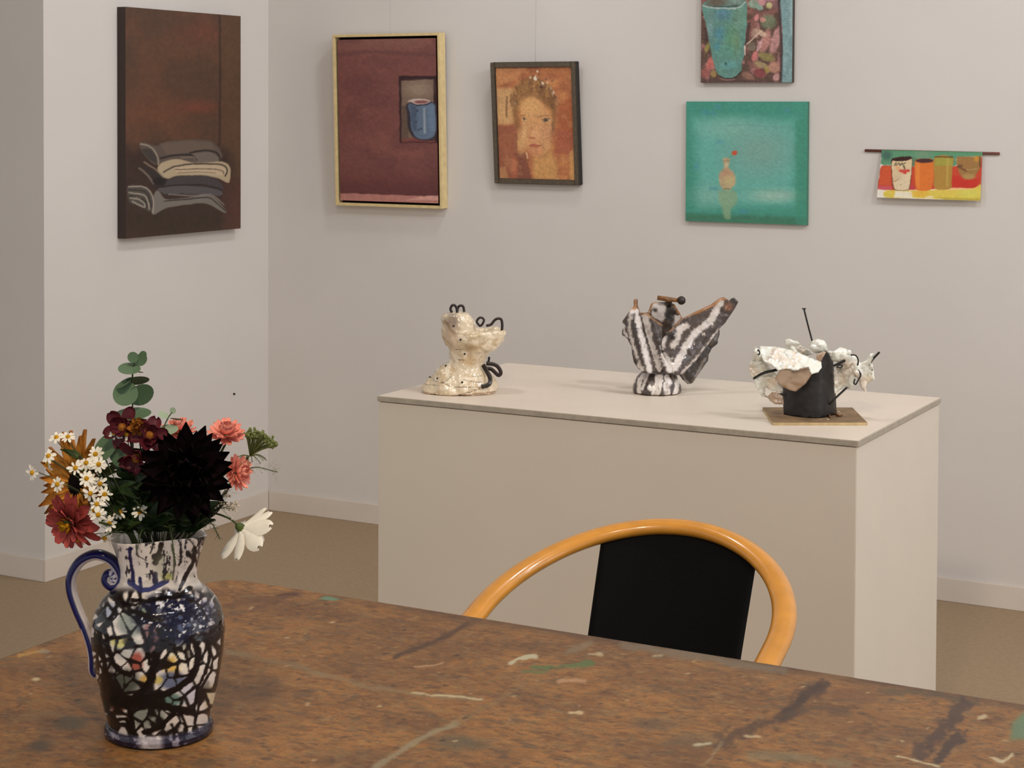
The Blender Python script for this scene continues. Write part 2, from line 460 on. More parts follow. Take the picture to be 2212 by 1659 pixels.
zed = TZ+.0004*(n3-.5)
V3[:, 2] = zed
# apron of the slab: skirt ring down to the underside
ring = [i*NY for i in range(NX)]+[(NX-1)*NY+j for j in range(1, NY)]+[i*NY+NY-1 for i in range(NX-2, -1, -1)]+[j for j in range(NY-2, 0, -1)]
low = V3[ring].copy(); low[:, 2] = TZ-.028
nb = len(V3)
q1 = grid_faces(NX, NY)
nr = len(ring); ra = np.array(ring)
q2 = np.stack([ra, nb+np.arange(nr), nb+(np.arange(nr)+1) % nr, np.roll(ra, -1)], 1)
tt_me = fast_mesh('tabletop', np.vstack([V3, low])-np.array(tl), np.vstack([q1, q2]), False)
pt.c = pt.c*np.array([.97, .955, .87])
set_colors(tt_me, np.vstack([pt.c, np.tile((110, 76, 48), (nr, 1))]))
link('tabletop', tt_me, M['table'], t)
link('apron', rel(box_me('apron', TX0+.09, TX1-.09, TY0+.09, TY0+.112, TZ-.10, TZ-.0285), tl), M['table_wood'], t)
link('apron', rel(box_me('apron', TX0+.09, TX1-.09, TY1-.112, TY1-.09, TZ-.10, TZ-.0285), tl), M['table_wood'], t)
link('apron', rel(box_me('apron', TX0+.09, TX0+.112, TY0+.112, TY1-.112, TZ-.10, TZ-.0285), tl), M['table_wood'], t)
link('apron', rel(box_me('apron', TX1-.112, TX1-.09, TY0+.112, TY1-.112, TZ-.10, TZ-.0285), tl), M['table_wood'], t)
leg_me = box_me('table_leg', -.03, .03, -.03, .03, 0, TZ-.0285, .004); leg_me.materials.append(M['table_wood'])
for sx in (TX0+.145, TX1-.145):
    for sy in (TY0+.145, TY1-.145):
        o = link('leg', leg_me, None, t); o.location = (sx-tl.x, sy-tl.y, 0)

# ================================================================== CHAIR
cpx, cpy, cph, ca, cb, czb, ck1, ck2 = -1.31, 3.1055, .0935, .27, .3293, .7675, .3623, -.1657
t = thing('armchair', (cpx+.02, cpy-.25, 0), 'bentwood tub chair with a honey coloured hoop rail and black back panel', 'chair')
tl = np.array(t.location)
FW = np.array([math.sin(cph), -math.cos(cph), 0]); SD = np.array([math.cos(cph), math.sin(cph), 0]); CB = np.array([cpx, cpy, 0])
def chp(u, v, z): return CB+u*SD+v*FW+np.array([0, 0, z])-tl
def hoop(tq):
    tc_ = max(-PI/2, min(PI/2, tq))
    u = ca*math.sin(tc_); v = cb*(1-math.cos(tc_))+max(abs(tq)-PI/2, 0)*cb
    return u, v, czb-ck1*v-ck2*v*v
pts = [chp(*hoop(q)) for q in np.linspace(-1.95, 1.95, 90)]
# arms turn down into the front legs
def leg_tail(sgn):
    u, v, z = hoop(1.95*sgn)
    return [chp(u, v+.03, z-.02), chp(u, v+.045, z-.06), chp(u*.99, v+.045, .4), chp(u*.98, v+.05, .2), chp(u*.97, v+.055, 0)]
def hoop_tube(path):
    P = np.array(path); N = len(P); n = 22
    V, Fc = [], []
    for i in range(N):
        tg = P[min(i+1, N-1)]-P[max(i-1, 0)]; tg /= np.linalg.norm(tg)
        upv = np.array([0, 0, 1.0])
        side = np.cross(tg, upv)
        if np.linalg.norm(side) < .2: side = FW*0+SD
        side /= np.linalg.norm(side); nu = np.cross(side, tg); nu /= np.linalg.norm(nu)
        for k in range(n):
            w = 2*PI*k/n
            V.append(P[i]+.0215*math.cos(w)*side+.0150*math.sin(w)*nu)
    for i in range(N-1):
        for k in range(n):
            Fc.append((i*n+k, i*n+(k+1) % n, (i+1)*n+(k+1) % n, (i+1)*n+k))
    Fc.append(tuple(range(n-1, -1, -1))); Fc.append(tuple((N-1)*n+k for k in range(n)))
    return mesh('hoop_rail', V, Fc, True)
link('hoop_rail', hoop_tube(pts), M['beech'], t)
# black curved back panel
V, Fc = [], []
NU, NV = 25, 14
for j in range(NV):
    s = j/(NV-1)
    for i in range(NU):
        q = i/(NU-1)
        tq = -.556+q*(.625+.556)
        ut, vt, zt = hoop(tq)
        ub = -.141+q*.282
        vb = .055+.045*(2*q-1)**2+.075
        zb_ = .46
        zt -= .004
        V.append(chp(ut*(1-s)+ub*s, vt*(1-s)+vb*s, zt*(1-s)+zb_*s))
for j in range(NV-1):
    for i in range(NU-1):
        Fc.append((j*NU+i, j*NU+i+1, (j+1)*NU+i+1, (j+1)*NU+i))
o = link('back_panel', mesh('back_panel', V, Fc, True), M['black_fabric'], t)
md = o.modifiers.new('thick', 'SOLIDIFY'); md.thickness = .014; md.offset = 0
# seat
bm = bmesh.new(); ringv = []
N = 40
for zi, (zz, sc) in enumerate(((.405, .96), (.412, 1.0), (.440, 1.0), (.452, .985), (.458, .93))):
    ring_ = []
    for k in range(N):
        w = 2*PI*k/N
        u = .235*abs(math.cos(w))**.75*math.copysign(1, math.cos(w)); v = .30+.215*abs(math.sin(w))**.75*math.copysign(1, math.sin(w))
        ring_.append(bm.verts.new(chp(u*sc, .30+(v-.30)*sc, zz)))
    ringv.append(ring_)
for a_, b_ in zip(ringv[:-1], ringv[1:]):
    for k in range(N): bm.faces.new((a_[k], a_[(k+1) % N], b_[(k+1) % N], b_[k]))
bm.faces.new(ringv[-1]); bm.faces.new(ringv[0][::-1])
link('seat', bm_mesh('seat', bm, True), M['black_fabric'], t)
for sg in (-1, 1):
    link('leg', tube_me('chair_leg', spline([chp(hoop(1.95*sg)[0], hoop(1.95)[1]-.004, hoop(1.95)[2]-.004), chp(hoop(1.95*sg)[0], hoop(1.95)[1]+.025, hoop(1.95)[2]-.04)]+leg_tail(sg)[2:], 20), .0165, 14), M['beech'], t)
    link('leg', tube_me('chair_leg', spline([chp(sg*.18, .16, .40), chp(sg*.19, .12, .25), chp(sg*.205, .06, 0)], 20), .0155, 14), M['beech'], t)
link('seat_rail', tube_me('seat_rail', [chp(.225*math.cos(w), .30+.20*math.sin(w), .39) for w in np.linspace(0, 2*PI, 49)], .014, 10, False), M['beech'], t)

# ================================================================== PAINTINGS
def quad_xy(corners, nu, nv):
    """drawing coordinates of a nu x nv grid, bilinear in the four corners TL, TR, BR, BL"""
    u, v = np.meshgrid(np.linspace(0, 1, nu), np.linspace(0, 1, nv), indexing='ij')
    TL, TR, BR, BL = [np.array(c, float) for c in corners]
    p = (TL[None, None]*((1-u)*(1-v))[..., None]+TR[None, None]*(u*(1-v))[..., None]
         + BR[None, None]*(u*v)[..., None]+BL[None, None]*((1-u)*v)[..., None])
    return p[..., 0].ravel(), p[..., 1].ravel()
def canvas_me(name, w, h, thick, paint_fn, corners, nu, nv, side=(60, 45, 36), relief=.0012):
    """panel in local coordinates: x right 0..w, z up 0..h, front face at y=-thick, back at y=0"""
    X, Y = quad_xy(corners, nu, nv)
    col = paint_fn(X, Y)
    u, v = np.meshgrid(np.linspace(0, w, nu), np.linspace(h, 0, nv), indexing='ij')
    lum = col.mean(1)/255
    bump = relief*(fbm(X*.05, Y*.05, 77)-.5)
    V = np.stack([u.ravel(), -thick+bump, v.ravel()], 1)
    ring = [i*nv for i in range(nu)]+[(nu-1)*nv+j for j in range(1, nv)]+[i*nv+nv-1 for i in range(nu-2, -1, -1)]+[j for j in range(nv-2, 0, -1)]
    V[ring, 1] = -thick
    a = len(V); n = len(ring); ra = np.array(ring)
    side_v = V[ring].copy(); back = V[ring].copy(); back[:, 1] = 0
    q = np.vstack([grid_faces(nu, nv)[:, ::-1],
                   np.stack([a+np.arange(n), a+(np.arange(n)+1) % n, a+n+(np.arange(n)+1) % n, a+n+np.arange(n)], 1)])
    me = fast_mesh(name, np.vstack([V, side_v, back]), q, False)
    sc = np.asarray(side, float)
    set_colors(me, np.vstack([col, np.tile(sc, (2*n, 1))]), 1.4)
    return me

# --- brown painting of folded cloths, on the left wall
def paint_brown(X, Y):
    p = Paint(X, Y, (82, 55, 40), 5, .02, 2)
    n = fbm(X*.006, Y*.006, 4)
    p.put(smooth(.45, .7, n), (96, 63, 44), .6); p.put(smooth(.55, .35, n), (76, 55, 41), .4)
    p.oval(640, 210, 150, 60, (110, 56, 42), .9, .5); p.oval(620, 710, 130, 40, (122, 60, 42), .9, .6); p.oval(330, 760, 160, 80, (104, 62, 40), .9, .5)
    p.poly([(772, 90), (930, 100), (930, 1530), (765, 1530)], (84, 60, 38), 10, .55)
    p.stroke([(772, 95), (770, 500), (762, 960)], 14, (48, 32, 26), 14, .8)
    p.poly([(140, 1010), (200, 1000), (300, 960), (780, 980), (860, 1180), (830, 1440), (760, 1520), (140, 1530)], (50, 34, 28), 110, .9)
    p.poly([(100, 1420), (780, 1420), (760, 1590), (80, 1600)], (50, 36, 26), 50, .7)
    p.poly([(780, 1180), (930, 1180), (920, 1540), (780, 1540)], (74, 44, 34), 50, .8)
    p.mottle(.12, .05, 8)
    dk = (34, 27, 25)
    # upper dark grey cloth
    p.poly([(235, 955), (280, 945), (340, 965), (420, 935), (560, 925), (700, 935), (770, 1000), (765, 1060), (600, 1085), (400, 1080), (330, 1090), (270, 1030)], (86, 74, 66), 14)
    p.poly([(360, 950), (560, 930), (700, 945), (740, 985), (600, 1000), (420, 1040)], (100, 84, 72), 18, .8)
    p.poly([(560, 1015), (700, 1005), (755, 1045), (760, 1075), (610, 1080)], (106, 96, 88), 12, .9)
    p.poly([(245, 985), (300, 985), (345, 1040), (340, 1085), (290, 1050)], (58, 52, 48), 12)
    p.stroke([(245, 955), (290, 965), (330, 1000), (352, 1050), (350, 1090)], 10, (150, 138, 122), 6, .85)
    p.stroke([(370, 1050), (450, 1030), (560, 1025), (605, 1060)], 12, dk, 8, .9); p.stroke([(500, 1045), (580, 1040), (600, 1065)], 9, (120, 108, 96), 6, .8)
    p.stroke([(560, 1012), (680, 998), (740, 1015), (765, 1050)], 12, dk, 8, .85)
    # cream folded cloth
    p.poly([(345, 1110), (380, 1075), (470, 1055), (600, 1078), (740, 1072), (810, 1080), (838, 1120), (835, 1190), (815, 1215), (740, 1180), (620, 1165), (480, 1165), (410, 1185), (360, 1150)], (170, 152, 124), 10)
    p.poly([(470, 1110), (640, 1095), (790, 1110), (805, 1150), (760, 1165), (600, 1150), (480, 1145)], (184, 164, 136), 8)
    p.stroke([(385, 1140), (430, 1115), (520, 1090), (640, 1085), (780, 1095), (815, 1130), (800, 1170)], 10, (62, 50, 42), 5, .9)
    p.stroke([(460, 1125), (560, 1120), (700, 1120), (780, 1135), (790, 1155)], 7, (84, 68, 54), 4, .8)
    p.stroke([(480, 1145), (600, 1140), (730, 1150)], 6, (110, 92, 74), 4, .7)
    # dark cloths below
    p.poly([(215, 1110), (270, 1110), (350, 1150), (400, 1190), (390, 1230), (320, 1230), (270, 1170)], (46, 38, 36), 12)
    p.stroke([(230, 1115), (275, 1150), (320, 1215)], 12, (122, 108, 92), 8, .8); p.stroke([(262, 1075), (320, 1110), (390, 1180)], 10, (140, 126, 108), 7, .8)
    p.poly([(400, 1195), (520, 1165), (680, 1170), (770, 1215), (775, 1265), (640, 1235), (480, 1235), (400, 1235)], (62, 56, 58), 12)
    p.poly([(350, 1245), (480, 1232), (640, 1240), (770, 1270), (760, 1300), (620, 1290), (480, 1290), (400, 1290)], (78, 74, 76), 10)
    p.stroke([(340, 1240), (480, 1228), (640, 1228), (770, 1262)], 10, dk, 6, .9); p.stroke([(400, 1285), (450, 1295), (510, 1285)], 7, dk, 5, .8)
    p.poly([(350, 1260), (400, 1320), (520, 1315), (640, 1295), (720, 1310), (780, 1370), (800, 1415), (760, 1400), (700, 1365), (620, 1350), (500, 1365), (400, 1385), (330, 1420), (310, 1410), (320, 1300)], (112, 106, 98), 10)
    p.stroke([(390, 1335), (520, 1325), (640, 1310), (710, 1325), (795, 1400)], 8, (44, 38, 36), 5, .9); p.stroke([(420, 1290), (560, 1300), (700, 1295), (790, 1360)], 9, (142, 136, 128), 6, .7)
    # rolled cloth at the left
    p.poly([(165, 1230), (230, 1235), (290, 1260), (320, 1300), (315, 1390), (290, 1400), (220, 1360), (165, 1330)], (74, 68, 62), 10)
    for q in ([(170, 1235), (240, 1235), (295, 1265), (320, 1330), (312, 1410)], [(170, 1275), (230, 1285), (275, 1310), (292, 1385)], [(175, 1310), (230, 1322), (262, 1350), (258, 1372), (190, 1332)], [(200, 1300), (240, 1310)]):
        p.stroke(q, 9, (158, 148, 134), 6, .9)
    for q in ([(170, 1255), (240, 1262), (285, 1290), (305, 1370)], [(170, 1295), (230, 1305), (270, 1340), (275, 1380)]):
        p.stroke(q, 7, (38, 32, 30), 5, .9)
    p.oval(360, 1200, 42, 26, (22, 18, 18), .3, .9)
    p.c = p.c*.92
    return p.c
yb0, yb1 = 4.762, 5.4105
me = canvas_me('brown_canvas', yb1-yb0, .797, .036, paint_brown, [(155, 42), (922, 103), (905, 1520), (148, 1582)], 190, 330, (44, 30, 24))
o = link('painting', me, M['painted'])
o.rotation_euler = (0, 0, math.radians(90)); o.location = (XW+.0015, yb0, 1.1115)
tag(o, 'tall brown unframed painting of a stack of folded grey and cream cloths', 'painting')

# --- maroon painting in a pale wood floater frame (leans out at the top)
def paint_red(X, Y):
    p = Paint(X, Y, (111, 66, 61), 6, .02, 6)
    p.put(smooth(330, 150, Y), (122, 82, 72), .8); p.stroke([(130, 275), (500, 260), (940, 285)], 30, (92, 56, 54), 30, .7)
    p.put(smooth(.5, .7, fbm(X*.004, Y*.006, 7)), (122, 74, 66), .7); p.put(smooth(.5, .3, fbm(X*.004, Y*.006, 9)), (98, 58, 56), .6)
    p.put(smooth(1150, 1420, Y), (84, 42, 42), .8)
    p.poly([(645, 455), (960, 455), (960, 1005), (655, 1005)], (44, 20, 24), 12)
    p.poly([(668, 495), (925, 480), (935, 975), (668, 985)], (112, 92, 78), 12)
    p.oval(800, 560, 110, 60, (142, 122, 104), .8, .8); p.poly([(668, 700), (720, 700), (725, 985), (668, 985)], (84, 66, 56), 20, .8)
    p.poly([(668, 975), (760, 960), (940, 985), (940, 1000), (668, 1000)], (120, 64, 58), 10, .8)
    p.poly([(725, 675), (930, 675), (950, 760), (948, 900), (928, 970), (850, 985), (770, 960), (722, 880), (715, 770)], (40, 34, 42), 20)
    p.poly([(735, 680), (915, 675), (945, 780), (945, 900), (920, 960), (850, 978), (785, 955), (748, 880), (738, 780)], (88, 104, 124), 16)
    p.poly([(738, 690), (790, 700), (790, 920), (760, 900), (742, 800)], (66, 78, 98), 24, .9)
    p.poly([(845, 720), (860, 720), (866, 930), (848, 930)], (150, 158, 164), 16, .8); p.poly([(880, 690), (930, 690), (945, 900), (900, 940)], (102, 122, 144), 30, .6)
    for q in ((795, 740), (805, 900), (825, 890), (790, 830)): p.oval(q[0], q[1], 9, 9, (48, 58, 78), .5, .8)
    p.oval(812, 664, 92, 24, (186, 166, 156), .15); p.oval(830, 668, 60, 14, (128, 78, 74), .3)
    p.stroke([(735, 672), (790, 692), (880, 690), (910, 672)], 10, (36, 32, 40), 6, .9)
    p.poly([(130, 1425), (830, 1445), (970, 1440), (970, 1520), (130, 1500)], (166, 112, 102), 8)
    p.poly([(820, 1450), (980, 1440), (980, 1480), (700, 1480)], (198, 150, 138), 16, .8)
    p.mottle(.08, .05, 8)
    return p.c
def hung(name, label, x0, x1, z0, z1, lean, thick):
    t = thing(name, (x0, YWL, z0), label, 'painting')
    t.rotation_euler = (lean, 0, 0)
    return t
wR, hR = .468, .642
t = hung('framed_painting', 'maroon painting of a blue cup in a niche, in a pale wood frame', -3.7825, 0, 1.2005, 0, math.atan(.024/.64), .04)
link('canvas', canvas_me('maroon_canvas', wR-.039, hR-.039, .030, paint_red, [(135, 155), (945, 145), (965, 1505), (160, 1485)], 190, 290, (60, 24, 20)), M['painted'], t).location = (.0195, -.004, .0195)
link('backing', box_me('frame_backing', .006, wR-.006, -.006, -.001, .006, hR-.006), M['shadow_gap'], t)
fw = .0105
for nm, b in (('frame_bar', (0, fw, 0, hR)), ('frame_bar', (wR-fw, wR, 0, hR)), ('frame_bar', (fw, wR-fw, hR-fw, hR)), ('frame_bar', (fw, wR-fw, 0, fw))):
    link(nm, box_me('pine_bar', b[0], b[1], -.04, 0, b[2], b[3], .0012), M['pine_frame'], t)
link('hanging_line', tube_me('hanging_line', [(wR*.5, -.004, hR-.02), (wR*.5, .0, hR+.1), (wR*.5, .02, CEIL-1.2005-.004)], .0004, 6), M['wire'], t)

# --- portrait in a dark frame
def paint_portrait(X, Y):
    p = Paint(X, Y, (166, 104, 66), 14, .012, 12)
    n = fbm(X*.006, Y*.01, 14)
    p.put(smooth(.5, .72, n), (186, 126, 76), .8); p.put(smooth(.5, .3, n), (142, 84, 56), .7)
    p.poly([(200, 190), (560, 195), (470, 330), (200, 420)], (188, 132, 86), 60, .7)
    p.poly([(210, 430), (430, 440), (420, 840), (220, 850)], (196, 158, 108), 60, .8)
    p.stroke([(335, 540), (340, 760)], 22, (112, 78, 56), 14, .7)
    p.poly([(220, 860), (460, 860), (460, 1170), (600, 1300), (640, 1480), (240, 1470)], (142, 84, 62), 50, .8)
    p.poly([(440, 1170), (560, 1170), (620, 1470), (470, 1470)], (112, 66, 52), 40, .7)
    p.poly([(240, 1340), (330, 1340), (360, 1480), (240, 1480)], (180, 132, 88), 40, .7); p.oval(430, 1330, 40, 110, (176, 96, 70), .5, .6)
    p.poly([(930, 900), (1140, 900), (1140, 1180), (900, 1180)], (152, 82, 60), 60, .8)
    p.poly([(1070, 1160), (1150, 1100), (1150, 1490), (1080, 1490)], (204, 158, 96), 50, .7); p.poly([(950, 560), (1120, 560), (1120, 940), (950, 900)], (152, 82, 50), 60, .7)
    # hair
    p.poly([(400, 640), (385, 540), (430, 430), (520, 350), (640, 320), (760, 350), (850, 440), (915, 560), (920, 760), (890, 930), (850, 880), (870, 720), (780, 630), (640, 560), (520, 580), (470, 720), (490, 900), (440, 860)], (128, 92, 56), 70, .85)
    rh = np.random.default_rng(8)
    for k in range(46):
        a = rh.uniform(-2.9, -.2); r = rh.uniform(.85, 1.15)
        x0, y0 = 650+250*r*math.cos(a), 660+320*r*math.sin(a)
        p.stroke([(x0, y0), (x0+rh.uniform(-40, 40), y0+rh.uniform(20, 70)), (x0+rh.uniform(-60, 60), y0+rh.uniform(60, 130))], rh.uniform(10, 26), [(98, 66, 42), (150, 110, 66), (112, 78, 50), (176, 130, 80)][k % 4], 16, .5)
    # face and neck
    p.poly([(505, 640), (560, 570), (640, 540), (760, 620), (850, 730), (868, 840), (852, 1010), (840, 1140), (760, 1215), (700, 1225), (610, 1150), (530, 960), (505, 800)], (194, 142, 94), 60)
    p.poly([(650, 1190), (850, 1120), (910, 1240), (950, 1480), (650, 1480)], (190, 142, 86), 70, .9)
    p.oval(610, 650, 110, 110, (206, 158, 102), .8, .85); p.oval(520, 1040, 55, 130, (202, 158, 108), .7, .8); p.oval(545, 920, 26, 100, (206, 164, 116), .8, .7)
    p.oval(700, 950, 90, 120, (206, 152, 108), .9, .7); p.oval(810, 960, 60, 130, (180, 130, 96), .9, .6); p.oval(680, 1170, 80, 50, (186, 122, 90), .9, .6)
    p.stroke([(725, 1222), (790, 1200), (845, 1150)], 26, (158, 106, 72), 36, .5)
    # features
    p.stroke([(705, 758), (760, 742), (830, 752)], 13, (124, 88, 60), 14, .65); p.stroke([(498, 752), (520, 744), (548, 752)], 11, (130, 92, 62), 12, .6)
    p.oval(800, 796, 48, 18, (200, 170, 132), .6, .7); p.oval(797, 796, 24, 16, (66, 52, 44), .5, .9); p.stroke([(750, 788), (795, 776), (848, 784)], 9, (92, 64, 48), 8, .75)
    p.oval(548, 796, 24, 15, (216, 192, 156), .6, .75); p.oval(542, 792, 14, 12, (74, 56, 46), .5, .85); p.stroke([(512, 776), (548, 774), (575, 796)], 8, (100, 70, 52), 7, .75)
    p.stroke([(628, 870), (624, 940), (604, 978)], 22, (172, 112, 80), 26, .5); p.oval(640, 998, 32, 14, (164, 86, 62), .7, .75); p.oval(660, 960, 34, 30, (212, 162, 120), .9, .5)
    p.poly([(595, 1078), (640, 1066), (668, 1076), (742, 1084), (690, 1116), (622, 1108)], (166, 90, 70), 22, .85); p.stroke([(600, 1084), (660, 1088), (736, 1086)], 7, (126, 64, 52), 8, .8)
    p.stroke([(868, 830), (888, 910)], 20, (104, 72, 50), 20, .6); p.stroke([(452, 950), (455, 1150)], 16, (120, 80, 58), 14, .7); p.stroke([(575, 1165), (590, 1230)], 16, (214, 184, 150), 12, .7)
    p.tint((206, 158, 110), .012, .62, .25, 31); p.tint((140, 92, 62), .012, .66, .2, 37)
    # tiara
    for q, rr, c in (((680, 320), 26, (222, 212, 192)), ((700, 245), 14, (206, 190, 166)), ((620, 318), 18, (186, 160, 130)), ((760, 380), 20, (206, 188, 164)), ((810, 372), 16, (194, 172, 146)), ((850, 440), 18, (170, 140, 116)), ((890, 490), 20, (196, 170, 150)), ((905, 540), 14, (90, 66, 56)), ((740, 420), 18, (72, 52, 44)), ((800, 330), 14, (120, 90, 76)), ((430, 610), 13, (140, 134, 116)), ((720, 280), 12, (90, 66, 56)), ((650, 300), 8, (80, 60, 50)), ((865, 350), 14, (116, 84, 66))):
        p.oval(q[0], q[1], rr*.8, rr, c, .4, .9)
    p.stroke([(690, 300), (760, 400), (860, 470), (910, 520)], 10, (110, 84, 68), 8, .6)
    p.mottle(.12, .06, 8)
    return p.c
wP, hP = .340, .434
t = hung('framed_portrait', 'portrait of a young woman wearing a tiara, in a dark narrow frame', -3.1035, 0, 1.2995, 0, math.atan(.036/.43), .03)
link('canvas', canvas_me('portrait_canvas', wP-.036, hP-.036, .016, paint_portrait, [(205, 200), (1095, 195), (1140, 1480), (250, 1465)], 170, 220, (60, 40, 30)), M['painted'], t).location = (.018, -.006, .018)
fw = .0185
for b in ((0, fw, 0, hP), (wP-fw, wP, 0, hP), (fw, wP-fw, hP-fw, hP), (fw, wP-fw, 0, fw)):
    me = box_me('dark_bar', b[0], b[1], -.03, 0, b[2], b[3], .002)
    me.materials.append(M['dark_frame']); me.materials.append(M['frame_side'])
    for pl in me.polygons:
        if pl.normal.y > -.4: pl.material_index = 1
    link('frame_bar', me, None, t)
link('hanging_line', tube_me('hanging_line', [(wP*.5, -.006, hP-.02), (wP*.5, .0, hP+.05), (wP*.5, .13, CEIL-1.2995-.004)], .0006, 6), M['wire'], t)

# --- turquoise cup painting above
def paint_cup(X, Y):
    p = Paint(X, Y, (84, 62, 52), 18, .008, 15)
    n = fbm(X*.005, Y*.005, 16)
    p.put(smooth(.52, .66, n), (128, 84, 76), .8); p.put(smooth(.6, .7, fbm(X*.008, Y*.008, 18)), (156, 108, 104), .8)
    p.poly([(1040, -900), (1640, -900), (1600, 300), (1150, 140)], (118, 84, 84), 80, .8)
    rng = np.random.default_rng(5)
    for k in range(26):
        cxq = rng.uniform(260, 1600); cyq = rng.uniform(-880, -80)
        p.oval(cxq, cyq, rng.uniform(50, 120), rng.uniform(40, 100), [(170, 116, 122), (126, 112, 84), (98, 68, 62), (186, 140, 138)][k % 4], .4, .75, rng.uniform(0, 3))
    for q in ((1300, 40, 170, 90, (176, 120, 130)), (1200, 80, 90, 70, (188, 140, 140)), (1450, 60, 110, 80, (180, 124, 132)), (1290, 160, 70, 60, (192, 140, 142)), (1290, 90, 70, 22, (96, 44, 58)),
              (1430, 215, 60, 50, (176, 172, 120)), (1150, 190, 110, 60, (128, 156, 136)), (1260, 250, 60, 40, (126, 160, 148)), (1420, 470, 140, 110, (104, 116, 88)), (1210, 400, 40, 60, (198, 128, 128)), (1320, 440, 50, 40, (190, 130, 120)),
              (1380, 780, 80, 200, (176, 124, 116)), (1560, 780, 80, 220, (178, 132, 128)), (1300, 650, 120, 40, (196, 168, 144)), (1190, 640, 60, 80, (160, 130, 116)), (1280, 850, 30, 120, (186, 146, 146)), (1150, 860, 80, 70, (110, 98, 84)),
              (1420, 1030, 150, 60, (132, 122, 72)), (1200, 1020, 45, 90, (192, 112, 110)), (1330, 1160, 140, 50, (146, 130, 92)), (1440, 1240, 50, 60, (156, 134, 66)), (1310, 1290, 110, 70, (122, 58, 60)), (1560, 1200, 100, 90, (178, 132, 112)), (1610, 1370, 60, 70, (186, 140, 138)), (1100, 1340, 120, 60, (132, 96, 82)),
              (410, 1130, 60, 110, (176, 98, 90)), (330, 1290, 90, 80, (140, 82, 76)), (340, 870, 40, 80, (138, 128, 62)), (480, 1290, 50, 60, (146, 120, 72))):
        p.oval(q[0], q[1], q[2], q[3], q[4], .3, .85, .3)
    p.stroke([(290, 560), (330, 750)], 50, (52, 34, 30), 40, .8); p.stroke([(1070, 500), (1060, 800)], 60, (60, 40, 36), 40, .8)
    p.stroke([(1060, 820), (1200, 700), (1320, 620)], 26, (196, 172, 150), 14, .8); p.stroke([(1030, 860), (1025, 990)], 26, (196, 186, 180), 16, .9)
    p.poly([(210, 190), (330, 100), (600, 30), (850, 40), (1000, 130), (1040, 300), (1020, 800), (1000, 1050), (960, 1260), (860, 1350), (700, 1370), (580, 1320), (480, 1150), (400, 880), (320, 560)], (88, 128, 118), 12)
    for q in ((600, 330, 130, 100, (80, 120, 138)), (580, 650, 120, 100, (66, 118, 138)), (520, 860, 60, 70, (66, 122, 136)), (750, 700, 120, 180, (88, 134, 100)), (860, 820, 80, 200, (100, 130, 98)), (760, 1150, 140, 60, (88, 142, 142)), (900, 400, 110, 200, (104, 138, 116)), (700, 950, 160, 120, (84, 134, 118)), (380, 500, 60, 200, (108, 136, 136))):
        p.oval(q[0], q[1], q[2], q[3], q[4], .7, .7)
    p.poly([(290, 180), (340, 110), (600, 40), (850, 50), (985, 130), (900, 190), (640, 220), (420, 205)], (96, 116, 108), 14); p.oval(470, 140, 170, 60, (92, 76, 62), .6, .8); p.oval(800, 110, 130, 60, (128, 152, 140), .7, .6)
    p.stroke([(230, 185), (400, 225), (640, 250), (880, 225), (1000, 160)], 22, (176, 182, 172), 12, .75); p.stroke([(420, 205), (640, 215), (860, 200)], 16, (52, 48, 46), 12, .8)
    p.stroke([(590, 1330), (680, 1372), (860, 1365), (960, 1270)], 22, (40, 30, 30), 14, .8); p.stroke([(600, 1370), (700, 1392), (860, 1390)], 12, (170, 130, 124), 8, .8)
    p.oval(700, 1125, 24, 22, (44, 78, 78), .4, .8); p.stroke([(790, 400), (860, 440)], 14, (60, 76, 62), 10, .7); p.stroke([(800, 560), (860, 620)], 14, (66, 84, 66), 10, .7)
    p.poly([(1600, -900), (1850, -900), (1850, 0), (1890, 1450), (1700, 1450), (1680, 700), (1610, 0)], (112, 140, 142), 14)
    p.poly([(1770, -900), (1830, -900), (1830, 0), (1860, 700), (1800, 700)], (146, 168, 168), 30, .6); p.oval(1750, 900, 60, 300, (122, 150, 148), .7, .5)
    p.stroke([(1580, -900), (1590, 0), (1640, 600), (1680, 1000), (1690, 1440)], 42, (58, 44, 46), 24, .85)
    p.poly([(240, 1390), (1700, 1400), (1700, 1450), (240, 1450)], (78, 58, 52), 14, .6)
    p.mottle(.14, .02, 8)
    return p.c
o = link('painting', canvas_me('cup_canvas', .323, .485, .022, paint_cup, [(152, -900), (1796, -900), (1885, 1440), (250, 1440)], 170, 250, (52, 44, 40), .003), M['painted'])
o.location = (-2.3115, YWL, 1.6555)
tag(o, 'thickly painted canvas of a tall turquoise cup against pink flowers', 'painting')

